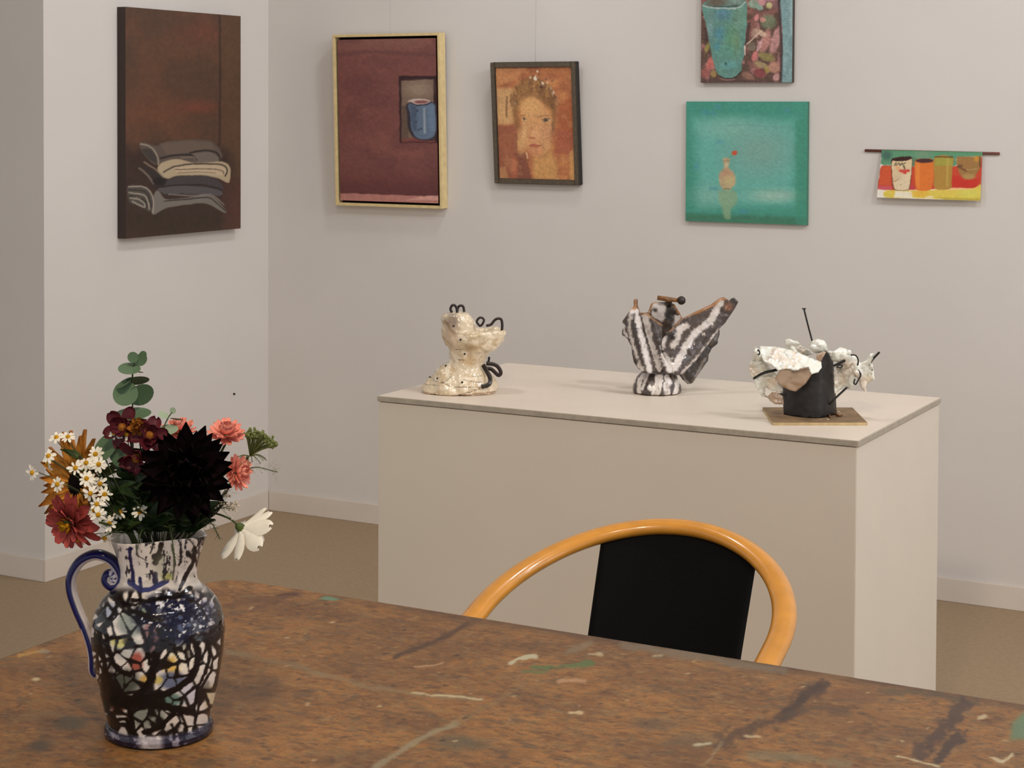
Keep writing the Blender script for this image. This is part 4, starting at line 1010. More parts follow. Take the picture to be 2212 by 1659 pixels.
sheets = (
 ([(285, 600), (450, 605), (560, 625), (700, 660), (830, 715), (960, 765), (1015, 790), (1022, 850), (985, 905), (900, 930), (862, 862), (700, 888), (600, 862), (500, 882), (430, 830), (330, 780), (285, 680)], lambda x, y: DP+.03-.00022*(y-600)-.012*np.sin((x-300)/230), p_por, .007, 70),
 ([(465, 985), (540, 868), (680, 880), (870, 845), (905, 930), (830, 1040), (710, 1135), (640, 1120), (550, 1075)], lambda x, y: DP-.038+.00010*(y-870), p_bis, .003, 120),
 ([(230, 610), (290, 640), (312, 720), (390, 830), (425, 862), (330, 905), (300, 945), (210, 985), (155, 910), (165, 830), (200, 720)], lambda x, y: DP+.02+.00012*(300-x)*0+.012*np.sin(y/60), p_por, .010, 60),
 ([(200, 975), (320, 930), (440, 905), (505, 955), (470, 1010), (550, 1080), (560, 1150), (470, 1135), (400, 1110), (345, 1080), (335, 1160), (375, 1205), (310, 1192), (240, 1090)], lambda x, y: DP+.012+.01*np.sin(x/50), p_por, .010, 55),
 ([(370, 1205), (440, 1145), (550, 1165), (572, 1290), (470, 1287), (410, 1250)], lambda x, y: DP+.008+.006*np.sin(x/40), p_bis, .009, 50),
 ([(595, 520), (640, 510), (740, 545), (780, 600), (870, 640), (925, 690), (830, 705), (700, 690), (600, 655)], lambda x, y: DP+.05-.012*np.sin((x-590)/90), p_por, .011, 55),
 ([(878, 600), (905, 535), (970, 512), (1050, 528), (1085, 590), (1095, 650), (1030, 680), (930, 672)], lambda x, y: DP+.035-.018*np.cos((x-980)/75)*np.cos((y-600)/75), p_por, .007, 60),
 ([(960, 700), (1050, 655), (1075, 668), (1010, 780), (960, 760)], lambda x, y: DP-.006+0*x, p_bis, .003, 60),
 ([(1100, 655), (1170, 660), (1240, 610), (1370, 650), (1388, 740), (1380, 820), (1330, 880), (1230, 895), (1170, 850), (1210, 810), (1280, 790), (1150, 770), (1125, 720)], lambda x, y: DP+.02-.014*np.sin((y-600)/70), p_por, .011, 60),
 ([(1165, 900), (1250, 890), (1360, 860), (1440, 930), (1405, 1060), (1370, 1110), (1290, 1065), (1200, 1140), (1178, 1165)], lambda x, y: DP+.02+.012*np.sin(x/60), p_por, .011, 60),
 ([(1375, 700), (1440, 725), (1480, 800), (1560, 770), (1600, 690), (1640, 680), (1625, 780), (1640, 900), (1655, 995), (1570, 1035), (1545, 1080), (1560, 1160), (1495, 1095), (1470, 1000), (1400, 900), (1370, 830)], lambda x, y: DP+.02+.016*np.sin(x/55+y/90), p_por, .012, 55))
por_m = mat('crumpled_porcelain', (0, 0, 0), .10, .04, 60, .3, 70, coat=1.0, attr=True)
for i, (ol, df, pf, cm, cs) in enumerate(sheets):
    link('porcelain_sheet', sheet_me('porcelain_sheet', cr, ol, df, 20, base, cm*1.35, cs*.8, i+20, pf, .0035, 1.35), por_m, t)
def wire(pts, r, D, name='wire', n=20, m='wire_black'):
    Ds = D if hasattr(D, '__len__') else [D]*len(pts)
    P = [cr.P(x, y, d)-base for (x, y), d in zip(pts, Ds)]
    return link(name, tube_me(name, spline(P, n) if len(P) > 2 else P, r*cr.m(), 8), M[m], t)
o = wire([(812, 155), (860, 350), (905, 520), (930, 640)], 11, DP+.03, 'nail')
bm = bmesh.new(); bmesh.ops.create_cone(bm, cap_ends=True, segments=14, radius1=18*cr.m(), radius2=30*cr.m(), depth=14*cr.m())
hd = link('nail_head', bm_mesh('nail_head', bm), M['wire_black'], o); hd.location = cr.P(811, 150, DP+.03)-base
wire([(1370, 700), (1430, 708), (1460, 770), (1450, 860), (1490, 935), (1460, 1000), (1430, 1050), (1408, 1035), (1420, 985)], 9, DP+.0, n=40)
wire([(1560, 850), (1640, 745), (1712, 668)], 13, [DP+.03, DP+.02, DP+.01], 'rod')
wire([(1120, 1290), (1190, 1215), (1340, 1075)], 13, [DP+.02, DP+.02, DP+.03], 'rod')
wire([(205, 985), (320, 925), (500, 880)], 12, DP+.0, 'spring'); wire([(215, 970), (330, 905), (480, 870)], 7, DP-.003, 'spring')
wire([(245, 680), (270, 640), (285, 700), (258, 690)], 8, DP+.005); wire([(490, 1170), (600, 1176)], 16, DP+.014, 'rod'); wire([(1160, 830), (1280, 770), (1290, 780), (1170, 835)], 10, DP+.005)
wire([(1200, 850), (1225, 825), (1270, 825), (1255, 850), (1205, 852)], 8, DP+.002)
zr = ZB+.006
ringp = [on_z(1590+x/k5, 640+y/k5, zr+.003)-base for x, y in ((1125, 1440), (1115, 1415), (1150, 1395), (1195, 1405), (1230, 1425), (1265, 1412))]
link('wire', tube_me('ring_wire', spline(ringp, 30), .0022, 8), M['bronze'], t)
for q, s in (((1095, 1470), 12), ((1015, 1470), 5), ((940, 1448), 5), ((780, 1445), 5), ((1225, 1380), 14)):
    bm = bmesh.new(); bmesh.ops.create_icosphere(bm, subdivisions=1, radius=s*cr.m())
    for v in bm.verts: v.co.z *= .5; v.co.x *= 1.6
    o = link('chip', bm_mesh('chip', bm), M['porcelain'], t); o.location = on_z(1590+q[0]/k5, 640+q[1]/k5, zr+s*cr.m()*.4)-base

# ================================================================== JUG
kj = 3.19
JB = on_z(343.5, 1580, TZ+.0006)
DJ = float(project(JB)[2]); MJ = DJ/F           # depth of the jug axis, metres per photo pixel there
JX, JY = JB[0], JB[1]
jug = thing('jug', JB, 'glossy white ceramic jug dripped with black and blue, with a scrolled blue handle', 'jug')
prof = [(.000, .0655), (.002, .0695), (.008, .0705), (.014, .0685), (.0165, .0655), (.022, .0668), (.034, .0705), (.055, .0755), (.078, .0800), (.105, .0842), (.130, .0857), (.148, .0845), (.163, .0800), (.175, .0728), (.184, .0640), (.191, .0555), (.198, .0500), (.207, .0485), (.216, .0490), (.230, .0525), (.245, .0572), (.256, .0606), (.2605, .0615)]
zz = np.array([p[0] for p in prof]); rr = np.array([p[1] for p in prof])
zs = np.concatenate([np.linspace(0, .018, 26)[:-1], np.linspace(.018, .2605, 250)])
rs = np.interp(zs, zz, rr)
ker = np.array([1, 2, 3, 2, 1.]); ker /= ker.sum()
rs2 = np.convolve(np.pad(rs, 2, 'edge'), ker, 'valid'); rs[26:] = rs2[26:]
NT = 300
th = np.arange(NT)*2*PI/NT                       # th = 0 faces the camera
outer = []
TH, ZZ = np.meshgrid(th, zs, indexing='ij'); RRR = np.tile(rs, (NT, 1))
wob = 1+.006*np.sin(2*TH+ZZ*20)+.006*np.sin(3*TH+1-ZZ*14)
lip = .004*np.sin(TH*2+.6)*smooth(.235, .26, ZZ)
def ring_pts(r, TH, Z): return np.stack([(RTH[0]*np.sin(TH)-AWH[0]*np.cos(TH))*r, (RTH[1]*np.sin(TH)-AWH[1]*np.cos(TH))*r, Z], -1)
Vo = ring_pts(RRR*wob, TH, ZZ+lip).reshape(-1, 3)
front = ring_pts(RRR*wob, np.arcsin(np.sin(TH)), ZZ+lip).reshape(-1, 3)
ixx, iyy, _ = project(front+JB)
X = (ixx-110)*kj; Y = (iyy-1120)*kj
p = Paint(X, Y, (212, 203, 194), 10, .016, 4)
p.tint((178, 170, 160), .006, .55, .6, 3)
BK, NV_ = (18, 14, 15), (24, 24, 66)
body = smooth(450, 520, Y)
# tinted shards set into the body
for q in ((560, 720, 100, 90, (120, 128, 122)), (540, 900, 120, 70, (176, 176, 170)), (690, 800, 60, 80, (120, 84, 86)), (690, 900, 60, 60, (104, 76, 80)), (590, 990, 46, 70, (150, 70, 58)), (880, 880, 90, 70, (212, 208, 170)), (840, 1010, 70, 60, (206, 168, 84)), (930, 980, 70, 90, (214, 206, 190)),
          (470, 850, 60, 40, (196, 190, 116)), (500, 1130, 110, 90, (62, 68, 60)), (840, 1120, 100, 60, (84, 92, 118)), (880, 750, 120, 130, (52, 60, 88)), (770, 1250, 150, 50, (82, 112, 104)), (670, 1370, 120, 70, (124, 132, 120)), (460, 1300, 46, 40, (116, 66, 50)), (1040, 700, 70, 60, (206, 206, 210)),
          (650, 1110, 36, 26, (198, 160, 84)), (740, 1115, 32, 28, (196, 176, 96)), (1000, 650, 40, 30, (180, 182, 110)), (410, 640, 60, 60, (150, 156, 176)), (1080, 620, 60, 60, (150, 154, 172)), (960, 1210, 70, 70, (190, 186, 196)), (1100, 1240, 40, 90, (202, 186, 152)), (760, 660, 90, 60, (70, 74, 86)), (640, 660, 60, 50, (104, 116, 100))):
    p.oval(q[0], q[1], q[2], q[3], q[4], .35, .9)
# black crackle net
rg = np.random.default_rng(11)
seeds = np.stack([rg.uniform(270, 1230, 150), rg.uniform(470, 1580, 150)], 1)
d1 = np.full(len(X), 1e9); d2 = d1.copy()
for sx_, sy_ in seeds:
    dd = np.hypot(p.X-sx_, (p.Y-sy_)*.85)
    d2 = np.minimum(d2, np.maximum(d1, dd)); d1 = np.minimum(d1, dd)
wn = 7+30*fbm(X*.006, Y*.006, 31)**2*2
p.put((1-smooth(wn*.5, wn*1.1, d2-d1))*body, BK, .95)
rg = np.random.default_rng(12)
seeds = np.stack([rg.uniform(560, 1130, 120), rg.uniform(520, 900, 120)], 1)
d1 = np.full(len(X), 1e9); d2 = d1.copy()
for sx_, sy_ in seeds:
    dd = np.hypot(p.X-sx_, p.Y-sy_); d2 = np.minimum(d2, np.maximum(d1, dd)); d1 = np.minimum(d1, dd)
zone = smooth(1.1, .7, np.hypot((X-850)/300, (Y-680)/190))
p.put((1-smooth(9, 20, d2-d1))*zone, (22, 22, 40), .9)
p.put(smooth(.53, .57, fbm(X*.02, Y*.02, 44))*zone, (18, 20, 40), .9); p.put(smooth(.66, .70, fbm(X*.035, Y*.035, 45))*zone, (206, 204, 206), .9)
# heavy black trails
for q, w in (([(440, 520), (520, 600), (620, 660), (760, 700)], 44), ([(470, 530), (440, 640), (360, 740), (330, 800)], 34), ([(370, 760), (400, 900), (440, 1020), (540, 1080)], 36), ([(330, 820), (370, 1000), (400, 1180), (450, 1290)], 40), ([(800, 840), (730, 960), (690, 1090), (620, 1200), (520, 1290)], 56), ([(620, 740), (660, 880), (680, 1000)], 30),
             ([(980, 820), (1010, 920), (1000, 1040), (940, 1120), (840, 1190), (700, 1230), (500, 1240), (380, 1190)], 54), ([(1080, 840), (1090, 960), (1060, 1080), (1010, 1180), (990, 1320)], 30), ([(360, 1090), (400, 1240), (540, 1280), (760, 1290), (980, 1340)], 60), ([(540, 1300), (560, 1400), (580, 1500)], 40), ([(440, 1390), (520, 1380), (560, 1470)], 28),
             ([(850, 1340), (740, 1440), (640, 1480)], 40), ([(830, 1420), (850, 1500), (820, 1560)], 16), ([(900, 1350), (930, 1440), (920, 1520)], 26), ([(1000, 1350), (990, 1460)], 30), ([(380, 1220), (400, 1360), (420, 1460)], 26), ([(680, 560), (780, 545), (900, 520), (960, 480)], 40), ([(560, 560), (660, 570)], 30),
             ([(1130, 560), (1170, 700), (1180, 850), (1160, 1000), (1130, 1150)], 26), ([(1190, 640), (1205, 800), (1180, 980)], 30), ([(940, 560), (1020, 600), (1080, 690)], 24), ([(300, 720), (310, 900), (330, 1060)], 18)):
    p.stroke(q, w*.85, BK, 8, .98, 9, .03)
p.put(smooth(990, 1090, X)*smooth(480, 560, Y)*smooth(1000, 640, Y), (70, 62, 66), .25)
# neck: blue and black runs
for q, w, c in (([(548, 200), (550, 280), (560, 360), (572, 450)], 26, NV_), ([(525, 210), (560, 205)], 12, NV_), ([(540, 440), (600, 480), (640, 495), (720, 470), (800, 430)], 36, (30, 32, 84)), ([(615, 410), (625, 490)], 22, NV_), ([(715, 390), (720, 440)], 40, (26, 26, 50)), ([(760, 180), (740, 260), (715, 310)], 34, BK), ([(720, 270), (745, 260)], 50, BK),
                ([(990, 200), (985, 280), (940, 370), (905, 450), (885, 490)], 26, BK), ([(945, 240), (990, 280)], 34, BK), ([(880, 140), (900, 260), (880, 320)], 14, BK), ([(900, 130), (960, 150), (1000, 220)], 12, BK), ([(1000, 290), (1010, 400)], 14, BK), ([(700, 160), (690, 240)], 8, BK), ([(590, 160), (600, 250), (660, 290)], 8, BK), ([(830, 180), (850, 300), (840, 420)], 12, (60, 60, 52)), ([(1040, 90), (1060, 200)], 10, (170, 150, 120))):
    p.stroke(q, w, c, 8, .92, 5, .04)
p.put(smooth(.60, .68, fbm(X*.03, Y*.022, 52))*smooth(840, 900, X)*smooth(330, 260, Y), (40, 38, 40), .85); p.oval(800, 400, 40, 26, (150, 150, 70), .6, .8); p.oval(760, 320, 60, 90, (150, 152, 128), .8, .5)
run = fbm(X*.028, Y*.006, 91)*.6+fbm(X*.05, Y*.03, 92)*.4
p.put(smooth(.575, .60, run)*smooth(300, 160, np.abs(X-760)-60)*smooth(470, 380, Y), (34, 32, 40), .9)
p.put(smooth(.62, .65, fbm(X*.045, Y*.03, 93))*smooth(860, 960, X)*smooth(360, 300, Y), (26, 24, 26), .9)
# base ring
Zl = np.tile(zs, NT)
p.put((1-smooth(.014, .018, Zl)), (26, 22, 38), .95); p.put((1-smooth(.012, .017, Zl))*smooth(.55, .7, fbm(X*.02, Y*.02, 61)), (168, 160, 170), .7); p.put((1-smooth(.014, .02, Zl))*(1-smooth(50, 110, np.abs(X-690))), (200, 192, 190), .7)
# inner wall
zi = np.linspace(.2605, .014, 40); ri = np.maximum(np.interp(zi, zs, rs)-.0055, .01)
THi, ZI = np.meshgrid(th, zi, indexing='ij'); RI = np.tile(ri, (NT, 1))
RI[:, 0] = rs[-1]-.0025
lipi = .004*np.sin(THi*2+.6)*smooth(.235, .26, ZI)
Vi = ring_pts(RI, THi, ZI+lipi)
Vall = np.concatenate([Vo.reshape(NT, -1, 3), Vi], 1); nvv = Vall.shape[1]
flat_c = np.concatenate([p.c.reshape(NT, -1, 3), np.tile((196, 188, 178), (NT, len(zi), 1))], 1)
dimp = (.0012*(fbm(X*.02, Y*.02, 71)-.5)*body).reshape(NT, -1)
Vall[:, :len(zs), 0] *= 1+dimp/.08; Vall[:, :len(zs), 1] *= 1+dimp/.08
V = Vall.reshape(-1, 3)
c0 = len(V)
V = np.vstack([V, [[0, 0, .0]], [[0, 0, .014]]])
quads = [grid_faces(NT, nvv, True)]
me = fast_mesh('jug_body', V, np.vstack(quads))
bm = bmesh.new(); bm.from_mesh(me); bm.verts.ensure_lookup_table()
for i in range(NT):
    a, b = i*nvv, ((i+1) % NT)*nvv
    bm.faces.new((bm.verts[a], bm.verts[c0], bm.verts[b])); bm.faces.new((bm.verts[a+nvv-1], bm.verts[b+nvv-1], bm.verts[c0+1]))
bmesh.ops.recalc_face_normals(bm, faces=bm.faces)
me = bm_mesh('jug_body', bm, True)
set_colors(me, np.vstack([flat_c.reshape(-1, 3), [[90, 80, 74]], [[90, 80, 74]]]), 1.35)
link('body', me, M['glaze'], jug)
# scrolled handle: strap with a blue face and white edges
hp = [(318, 1075), (292, 1040), (288, 950), (272, 860), (232, 740), (180, 620), (142, 500), (142, 400), (190, 310), (260, 262), (330, 250), (410, 280), (462, 335), (485, 395), (465, 450), (420, 462), (385, 430), (390, 388), (425, 378), (445, 405), (432, 428)]
hD = [DJ-.004]*len(hp)
P = [at(110+x/kj, 1120+y/kj, d)-JB for (x, y), d in zip(hp, hD)]
P = np.array(spline(P, 150)); NP = len(P); n = 20
V, Fc, cl = [], [], []
tow = -_fw
for i in range(NP):
    tg = P[min(i+1, NP-1)]-P[max(i-1, 0)]; tg /= np.linalg.norm(tg)
    sd = np.cross(tow, tg); sd /= np.linalg.norm(sd); nn = np.cross(tg, sd)
    s_ = i/(NP-1)
    w = .0072*(1-.25*smooth(.75, 1, np.array(s_)))*(.8+.2*math.sin(min(s_*2.2, 1.5))); w = float(w)
    for k in range(n):
        a = 2*PI*k/n
        V.append(P[i]+sd*w*math.cos(a)+nn*.010*math.sin(a))
        e = math.cos(a)
        c = np.array((20, 21, 78.)) if abs(e-.05) < .62 else (np.array((206, 198, 196.)) if e < 0 else np.array((44, 40, 58.)))
        if s_ > .88: c = np.array((196, 190, 196.)) if (i//2+k//3) % 3 else np.array((40, 44, 100.))
        if s_ < .2 and abs(e) > .35: c = np.array((186, 176, 176.))
        cl.append(c)
for i in range(NP-1):
    for k in range(n): Fc.append((i*n+k, i*n+(k+1) % n, (i+1)*n+(k+1) % n, (i+1)*n+k))
Fc.append(tuple(range(n-1, -1, -1))); Fc.append(tuple((NP-1)*n+k for k in range(n)))
me = mesh('handle', V, Fc, True); set_colors(me, np.array(cl), 1.2)
link('handle', me, M['glaze'], jug)

# ================================================================== FLOWERS
UPV = -DN
def dirv(r, u, f):
    v = RT*r+UPV*u-_fw*f; return v/np.linalg.norm(v)
def fp(x, y, dd=0.0): return at(x, y, DJ+dd)
def petal_me(name, L, W, tip=1.0, cup=.15, curl=.1, m=None, base_w=.25, notch=0, ns=6, nc=4, fold=0):
    V, Fc = [], []
    for i in range(ns+1):
        s = i/ns
        if tip < 1:
            s = 1-(1-s)**1.5
            f = base_w*(1-s)+(1-base_w*(1-s))*min(1, s/.5)**.7
            if s > .6: f *= math.sqrt(max(.05, 1-((s-.6)/.4)**2))
            w = W*f
        else:
            w = W*(base_w*(1-s)+math.sin(PI*min(1, s**.8*.93+.05))*(1-.35*s*tip))
            if i == ns: w = W*.03
        for j in range(nc+1):
            q = -1+2*j/nc
            V.append((L*(s-(notch*(1-abs(q))*.12 if i == ns else 0)), q*w/2, L*curl*s*s+cup*W*q*q+fold*W*abs(q)))
    for i in range(ns):
        for j in range(nc): Fc.append((i*(nc+1)+j, (i+1)*(nc+1)+j, (i+1)*(nc+1)+j+1, i*(nc+1)+j+1))
    me = mesh(name, V, Fc, True)
    if m: me.materials.append(m)
    return me
def frame_m(n, twist=0):
    z = Vector(n).normalized(); x = z.orthogonal().normalized()
    ref = Vector(RT); x = (ref-z*ref.dot(z)).normalized() if abs(ref.dot(z)) < .95 else x
    y = z.cross(x)
    return Matrix((x, y, z)).transposed().to_4x4() @ Matrix.Rotation(twist, 4, 'Z')
def ring_petals(parent, me, centre, n, count, r0, tilt, h=0, phase=0, jt=.12, ja=.12, scale=(.9, 1.08), name='petal', skip=None):
    Fm = Matrix.Translation(Vector(centre)) @ frame_m(n)
    for k in range(count):
        a = phase+2*PI*k/count+rnd.uniform(-ja, ja)
        if skip and skip(a % (2*PI)): continue
        o = link(name, me, None, parent)
        s = rnd.uniform(*scale)
        o.matrix_local = Fm @ Matrix.Rotation(a, 4, 'Z') @ Matrix.Translation((r0, 0, h)) @ Matrix.Rotation(-(tilt+rnd.uniform(-jt, jt)), 4, 'Y') @ Matrix.Rotation(rnd.uniform(-.15, .15), 4, 'X') @ Matrix.Scale(s, 4)
def dome_me(name, r, h, m, seg=16, rings=6):
    V, Fc = [], []
    for j in range(rings):
        a = j/rings*PI/2
        for i in range(seg):
            w = 2*PI*i/seg; V.append((r*math.cos(a)*math.cos(w), r*math.cos(a)*math.sin(w), h*math.sin(a)))
    V.append((0, 0, h)); V.append((0, 0, -h*.25))
    for j in range(rings-1):
        for i in range(seg): Fc.append((j*seg+i, j*seg+(i+1) % seg, (j+1)*seg+(i+1) % seg, (j+1)*seg+i))
    for i in range(seg):
        Fc.append(((rings-1)*seg+i, (rings-1)*seg+(i+1) % seg, len(V)-2)); Fc.append(((i+1) % seg, i, len(V)-1))
    me = mesh(name, V, Fc, True); me.materials.append(m); return me
def put_at(o, centre, n, h=0):
    o.matrix_local = Matrix.Translation(Vector(centre)) @ frame_m(n) @ Matrix.Translation((0, 0, h)); return o
foot_i = [0]
def new_flower(name, label, cat, head, n, rad=.0012, stem_m='stem', group=None, back=.02, mouth=None):
    """Empty at the foot of the stem inside the jug, with a stem that comes out of the jug's mouth to the head"""
    foot_i[0] += 1
    a = foot_i[0]*2.399963; rr_ = .026*math.sqrt((foot_i[0] % 17+.5)/17)
    foot = np.array([JX+rr_*math.cos(a), JY+rr_*math.sin(a), JB[2]+.0155])
    t = thing(name, foot, label, cat, group)
    d = np.asarray(head)-np.array([JX, JY, JB[2]+.26])
    lat = np.array([d[0], d[1], 0]); L = np.linalg.norm(lat)+1e-9
    mo = np.array([JX, JY, JB[2]+.258])+lat/L*min(L*.45, .036) if mouth is None else np.asarray(mouth)
    low = foot*.35+mo*.65; low[2] = JB[2]+.19
    low[:2] = np.array([JX, JY])+(mo[:2]-np.array([JX, JY]))*.62
    hd = np.asarray(head)-np.asarray(n)*back
    mid = (mo+hd)/2+np.array([0, 0, .25*np.linalg.norm(hd-mo)*.35])
    pts = [foot, low, mo, mid, hd, np.asarray(head)] if back > 0 else [foot, low, mo, mid, np.asarray(head)]
    link('stem', tube_me('stem', [q-foot for q in spline(pts, 30)], rad, 6), M[stem_m], t)
    return t, np.asarray(head)-foot, foot

# big black-red flower
n = dirv(.12, .18, 1)
t, hc, _ = new_flower('dahlia', 'very dark black-red dahlia, the largest bloom in the jug', 'flower', fp(402, 1024, -.075), n, .0025, 'dark_stem', back=.03)
pm = petal_me('black_petal', .050, .026, 1.0, .25, .05, M['black_petal'], .35)
pm2 = petal_me('black_petal_inner', .038, .020, 1.0, .35, .2, M['black_petal'], .35)
ring_petals(t, pm, hc, n, 17, .012, .02, 0, .1, .1, .05); ring_petals(t, pm, hc, n, 16, .011, .28, .003, .25); ring_petals(t, pm2, hc, n, 14, .009, .55, .005, 0); ring_petals(t, pm2, hc, n, 10, .005, .9, .007, .2)
put_at(link('disc', dome_me('black_disc', .017, .012, M['black_disc']), None, t), hc, n, .002)
put_at(link('calyx', dome_me('dark_calyx', .016, .010, M['leaf']), None, t), hc, -n, .0)

# salmon zinnias
pk = petal_me('salmon_petal', .021, .0085, .5, .2, .12, M['pink_petal'], .4); pks = petal_me('salmon_petal_small', .014, .007, .5, .3, .2, M['pink_petal'], .4)
for (x, y, dd, n, lab) in ((487, 944, -.03, dirv(.18, .86, .45), 'salmon pink zinnia rising beside the green seed head'),
                           (388, 938, .02, dirv(-.1, .9, .3), 'salmon pink zinnia peeping out behind the top of the dark dahlia'),
                           (505, 1022, -.035, dirv(.8, .15, .4), 'salmon pink zinnia tucked low behind the side of the dark dahlia')):
    t, hc, _ = new_flower('zinnia', lab, 'flower', fp(x, y, dd), n, .0016, 'stem', 'salmon zinnias', .015)
    ring_petals(t, pk, hc, n, 16, .004, .12); ring_petals(t, pk, hc, n, 14, .003, .45, .003, .2); ring_petals(t, pks, hc, n, 12, .003, .75, .006, .1); ring_petals(t, pks, hc, n, 8, .002, 1.1, .008)
    put_at(link('calyx', dome_me('calyx', .007, .009, M['leaf_mid']), None, t), hc, -n, 0)

# amber sunflower
n = dirv(-.55, .12, .62)
t, hc, _ = new_flower('sunflower', 'amber sunflower with dark-streaked petals behind the chamomile', 'flower', fp(170, 1044, .01), n, .0025, 'stem', back=.03)
am = petal_me('amber_petal', .053, .0165, 1.0, .3, .06, M['amber_petal'], .4)
ring_petals(t, am, hc, n, 20, .016, .06, 0, 0, .1, .05); ring_petals(t, am, hc, n, 18, .015, .25, .002, .17, .1, .06, (.8, .98))
put_at(link('disc', dome_me('sunflower_disc', .022, .008, M['black_disc']), None, t), hc, n, 0)
put_at(link('calyx', dome_me('sunflower_calyx', .020, .012, M['leaf_mid']), None, t), hc, -n, 0)

# dusty red zinnia, drooping
n = dirv(-.55, -.30, .75)
t, hc, _ = new_flower('zinnia', 'dusty red zinnia with a yellow crown drooping over the handle', 'flower', fp(156, 1126, -.05), n, .002, 'stem', back=.025)
rp = petal_me('red_petal', .036, .0155, .5, .18, -.08, M['red_petal'], .4); rp2 = petal_me('red_petal_inner', .026, .014, .5, .22, .0, M['red_petal'], .4)
ring_petals(t, rp, hc, n, 14, .006, -.12); ring_petals(t, rp, hc, n, 12, .005, .2, .003, .2, .1, .1, (.8, .95)); ring_petals(t, rp2, hc, n, 10, .005, .5, .006, .1)
put_at(link('disc', dome_me('zinnia_disc', .010, .007, M['leaf_mid']), None, t), hc, n, .004)
fl = petal_me('yellow_floret', .008, .0055, .5, .3, .4, M['yellow'], .5, ns=3, nc=2)
ring_petals(t, fl, hc, n, 9, .007, .7, .008, 0, .2, .2, (.8, 1.2), 'floret'); ring_petals(t, fl, hc, n, 6, .003, 1.0, .010, .3, .2, .2, (.8, 1.1), 'floret')

# chamomile daisies
cp = petal_me('chamomile_petal', .0078, .0040, .5, .1, -.12, M['white_petal'], .5, ns=4, nc=2); cd = dome_me('chamomile_disc', .0034, .0036, M['yellow'], 10, 4)
daisies = [(70, 1021, -.03, -.55, .1, .8), (122, 945, -.01, -.1, .7, .5), (147, 944, -.02, .0, .8, .5), (105, 985, -.03, -.3, .6, .7), (103, 1003, -.02, -.8, -.1, .4), (163, 1011, -.065, -.1, .3, .9), (186, 1000, -.055, 0, .5, .8), (206, 981, -.045, .1, .4, .9), (213, 1003, -.06, .2, .3, .9), (201, 1001, -.05, -.1, .6, .6),
           (124, 1046, -.055, -.3, .1, .9), (187, 1034, -.07, 0, .4, .8), (195, 1036, -.06, .3, .2, .9), (216, 1045, -.055, .2, .2, .9), (195, 1066, -.08, 0, .1, 1), (226, 1068, -.06, .2, .6, .7), (209, 1089, -.075, .1, .5, .8), (212, 1112, -.08, .1, .1, 1), (204, 1102, -.07, -.2, .3, .9), (259, 1106, -.06, 0, .7, .6), (236, 1131, -.07, 0, .5, .8),
           (170, 1167, -.05, -.4, -.3, .8), (226, 1162, -.055, 0, -.5, .7), (247, 935, -.05, -.1, .5, .8), (273, 938, -.05, .1, .5, .8), (358, 954, -.03, .1, .7, .6), (302, 1106, -.07, .1, .4, .8)]
CH = {0: 'chamomile daisy sticking out alone beyond the sunflower petals', 1: 'chamomile daisy on a long stalk above the sunflower, outer one of the pair', 2: 'chamomile daisy on a long stalk above the sunflower, inner one of the pair', 3: 'chamomile daisy at the shoulder of the sunflower below the stalked pair',
      4: 'chamomile daisy seen from the side under the shoulder of the sunflower', 10: 'chamomile daisy lying on the streaked sunflower petals', 21: 'chamomile daisy hanging below the dusty red zinnia', 22: 'nodding chamomile daisy hanging just above the jug handle', 23: 'chamomile daisy on the wine-red bloom, farther from the golden seed head',
      24: 'chamomile daisy on the wine-red bloom, beside the golden seed head', 25: 'chamomile daisy below the pale eucalyptus tip', 26: 'chamomile daisy deep among dark leaves under the dahlia', 19: 'upturned chamomile daisy among the dark leaves near the jug mouth', 20: 'chamomile daisy lowest in front of the jug mouth leaves'}
for i, (x, y, dd, a, b, c) in enumerate(daisies):
    n = dirv(a, b, c)
    t, hc, _ = new_flower('chamomile', CH.get(i, 'white chamomile daisy in the dense cluster beside the dusty red zinnia'), 'flower', fp(x, y, dd), n, .0006, 'stem', 'chamomile daisies in the jug', .010)
    ring_petals(t, cp, hc, n, rnd.choice((8, 9, 10)), .0026, rnd.uniform(-.35, .2), 0, rnd.random(), .25, .2, (.8, 1.15))
    put_at(link('disc', cd, None, t), hc, n, -.0003)

# wine-red blooms
wp = petal_me('wine_petal', .026, .019, .5, .25, -.1, M['wine_petal'], .35, 1); wp2 = petal_me('wine_petal_small', .018, .014, .5, .3, .15, M['wine_petal'], .35, 1)
for (x, y, dd, n, lab) in ((268, 925, -.045, dirv(-.2, .35, .85), 'wine-red floppy bloom below the tallest eucalyptus sprig'), (322, 944, -.06, dirv(.25, .45, .8), 'wine-red floppy bloom against the top of the dark dahlia'), (300, 985, -.055, dirv(-.35, -.45, .7), 'wine-red nodding bloom with a golden stamen among dark leaves')):
    t, hc, _ = new_flower('wine_bloom', lab, 'flower', fp(x, y, dd), n, .0014, 'dark_stem', 'wine-red blooms', .014)
    ring_petals(t, wp, hc, n, 6, .003, .25, 0, .3, .4, .25, (.75, 1.05)); ring_petals(t, wp2, hc, n, 5, .002, .7, .003, .1, .3, .3)
    put_at(link('disc', dome_me('gold_disc', .007, .009, M['gold'], 12, 5), None, t), hc, n, .002)
t, hc, _ = new_flower('seed_head', 'brown-gold fluffy seed head tucked under the eucalyptus leaf', 'flower', fp(297, 925, -.06), dirv(.1, .4, .9), .001, 'dark_stem', back=.01)
gp = petal_me('gold_floret', .010, .006, .5, .3, .3, M['gold'], .5, ns=3, nc=2)
for q in range(3): ring_petals(t, gp, hc, dirv(.1, .4, .9), 10, .003, .1+.45*q, .002*q, q*.3, .2, .2, (.8, 1.1), 'floret')
